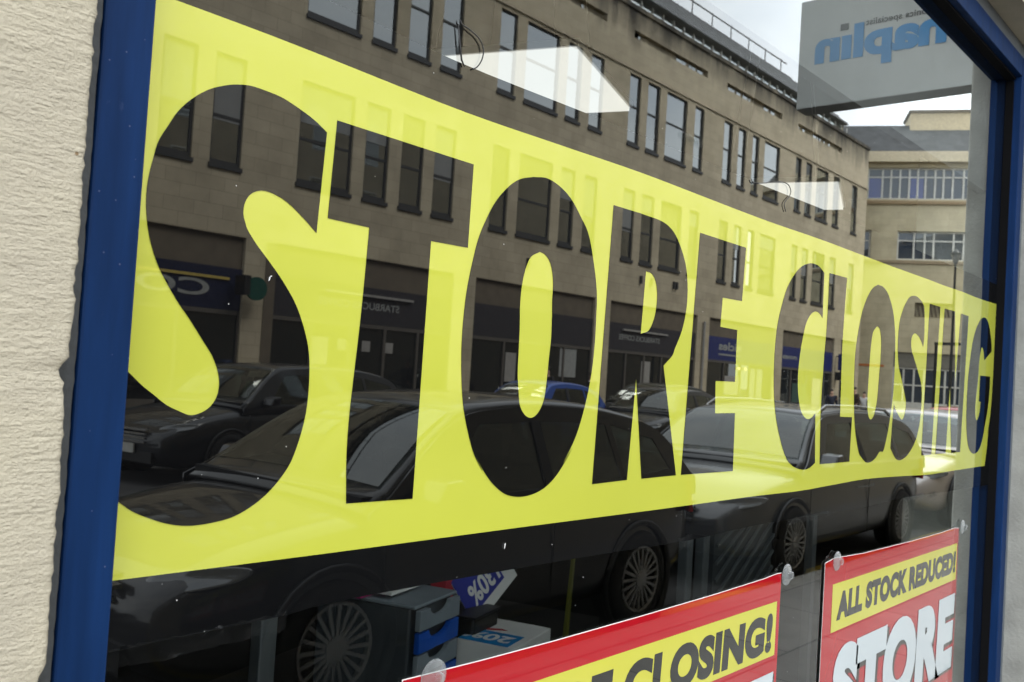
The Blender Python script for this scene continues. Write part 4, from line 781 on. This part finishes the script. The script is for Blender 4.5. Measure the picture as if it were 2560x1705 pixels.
    MB().tube([(.03*L, 0, .05+.9), (.03*L, 0, .951)], .001, 4).build('badge', 'chrome', t)
    return t
car('parked_car', 'black hatchback parked right behind the camera, nearest car in the reflection', 1.93, -3.38, 4.2, 1.44, 1.76, car_paint('black_paint', (.006, .006, .007)))
car('parked_car', 'charcoal estate car with roof rails parked behind the black hatchback', 6.78, -3.40, 4.5, 1.43, 1.80, car_paint('charcoal_paint', (.075, .08, .085)), rails=True, estate=True)
car('parked_car', 'white car parked beyond the charcoal estate at the kerb', 12.0, -3.45, 3.9, 1.42, 1.74, car_paint('white_paint', (.62, .58, .57)))
car('parked_car', 'red car farthest along the near kerb', 17.0, -4.2, 3.9, 1.45, 1.72, car_paint('red_paint', (.42, .015, .02)))
car('passing_car', 'midnight blue estate across the road, its nose reflected in the first letter', 5.55, -10.1, 4.5, 1.50, 1.80, car_paint('midnight_paint', (.008, .01, .014)), R(-10), estate=True)
car('passing_car', 'bright blue small hatchback across the road', 14.0, -12.0, 3.4, 1.44, 1.66, car_paint('bright_blue_paint', (.02, .09, .42)))
car('passing_car', 'black hatchback across the road following the blue one', 16.1, -10.1, 3.9, 1.45, 1.74, car_paint('soft_black_paint', (.008, .008, .009)), R(-6))
car('parked_car', 'dark green car parked at the far kerb behind the blue hatchback', 20.4, -13.3, 4.3, 1.52, 1.78, car_paint('green_black_paint', (.010, .016, .013)))
# ------------------------------------------------------------------ people on the far pavement
def person(label, x, y, h, coat, trousers, face):
    t = thing('person', label, 'person', (x, y, PAV), face, 'people on the far pavement'); k = h/1.75
    def skin(name, V_, E_, r, mat, root=0, parent=t):
        me = bpy.data.meshes.new(name); me.from_pydata([tuple(c*k for c in v) for v in V_], E_, [])
        o = link(name, me, mat, parent, True); md = o.modifiers.new('skin', 'SKIN'); md.use_smooth_shade = True
        sv = me.skin_vertices[0].data if me.skin_vertices else None
        if sv is None: bm = bmesh.new(); bm.from_mesh(me); bm.verts.layers.skin.verify(); bm.to_mesh(me); bm.free(); sv = me.skin_vertices[0].data
        for i, q in enumerate(r): sv[i].radius = (q[0]*k, q[1]*k) if isinstance(q, tuple) else (q*k, q*k)
        sv[root].use_root = True; s = o.modifiers.new('sub', 'SUBSURF'); s.levels = 1; s.render_levels = 2; return o
    skin('body', [(0, 0, .93), (0, 0, 1.12), (0, 0, 1.36), (0, 0, 1.47), (.01, 0, 1.56), (.012, 0, 1.65), (0, .17, 1.38), (.0, .23, 1.12), (.09, .22, .88), (0, -.17, 1.38), (-.03, -.23, 1.12), (.04, -.23, .88), (.0, .09, .86), (.10, .10, .48), (.04, .10, .07), (.17, .11, .04), (0, -.09, .86), (-.06, -.10, .48), (-.20, -.10, .08), (-.08, -.11, .04)],
         [(0, 1), (1, 2), (2, 3), (3, 4), (4, 5), (2, 6), (6, 7), (7, 8), (2, 9), (9, 10), (10, 11), (0, 12), (12, 13), (13, 14), (14, 15), (0, 16), (16, 17), (17, 18), (18, 19)],
         [(.15, .11), (.14, .10), (.16, .11), .06, (.085, .075), (.075, .07), .06, .045, .035, .06, .045, .035, .085, .06, .045, .04, .085, .06, .045, .04], 'skin')
    skin('coat', [(0, 0, .80), (0, 0, 1.1), (0, 0, 1.38), (0, .17, 1.40), (0, .235, 1.12), (.08, .225, .93), (0, -.17, 1.40), (-.03, -.235, 1.12), (.03, -.235, .93)], [(0, 1), (1, 2), (2, 3), (3, 4), (4, 5), (2, 6), (6, 7), (7, 8)], [(.185, .14), (.175, .13), (.18, .125), .085, .065, .052, .085, .065, .052], coat)
    skin('trousers', [(0, 0, .92), (0, .09, .85), (.10, .10, .48), (.04, .10, .11), (0, -.09, .85), (-.06, -.10, .48), (-.19, -.10, .12)], [(0, 1), (1, 2), (2, 3), (0, 4), (4, 5), (5, 6)], [(.15, .12), .095, .075, .06, .095, .075, .06], trousers)
    skin('hair', [(-.03, 0, 1.64), (-.015, 0, 1.70), (.02, 0, 1.715)], [(0, 1), (1, 2)], [(.082, .085), (.078, .08), (.06, .07)], 'hair')
    return t
cl = lambda n, c: plain(n, c, .85)
person('person in a dark coat walking behind the blue hatchback', 20.2, -15.3, 1.74, cl('dark_coat', (.015, .015, .017)), cl('dark_jeans', (.02, .025, .04)), R(180))
person('person in black at the cafe window', 23.8, -16.4, 1.66, cl('black_coat', (.01, .01, .011)), cl('grey_trousers', (.05, .05, .05)), R(90))
person('person in a navy jacket near the last shop', 39.4, -15.0, 1.62, cl('navy_jacket', (.015, .02, .04)), cl('black_trousers', (.012, .012, .012)), R(150))
person('tall person in a brown coat before the pale building', 42.0, -15.0, 1.78, cl('brown_coat', (.06, .04, .03)), cl('brown_trousers', (.04, .035, .03)), R(200))
person('person in a white top beside the tall person in brown', 42.9, -14.9, 1.60, cl('white_top', (.62, .63, .64)), cl('blue_jeans', (.03, .05, .11)), R(170))
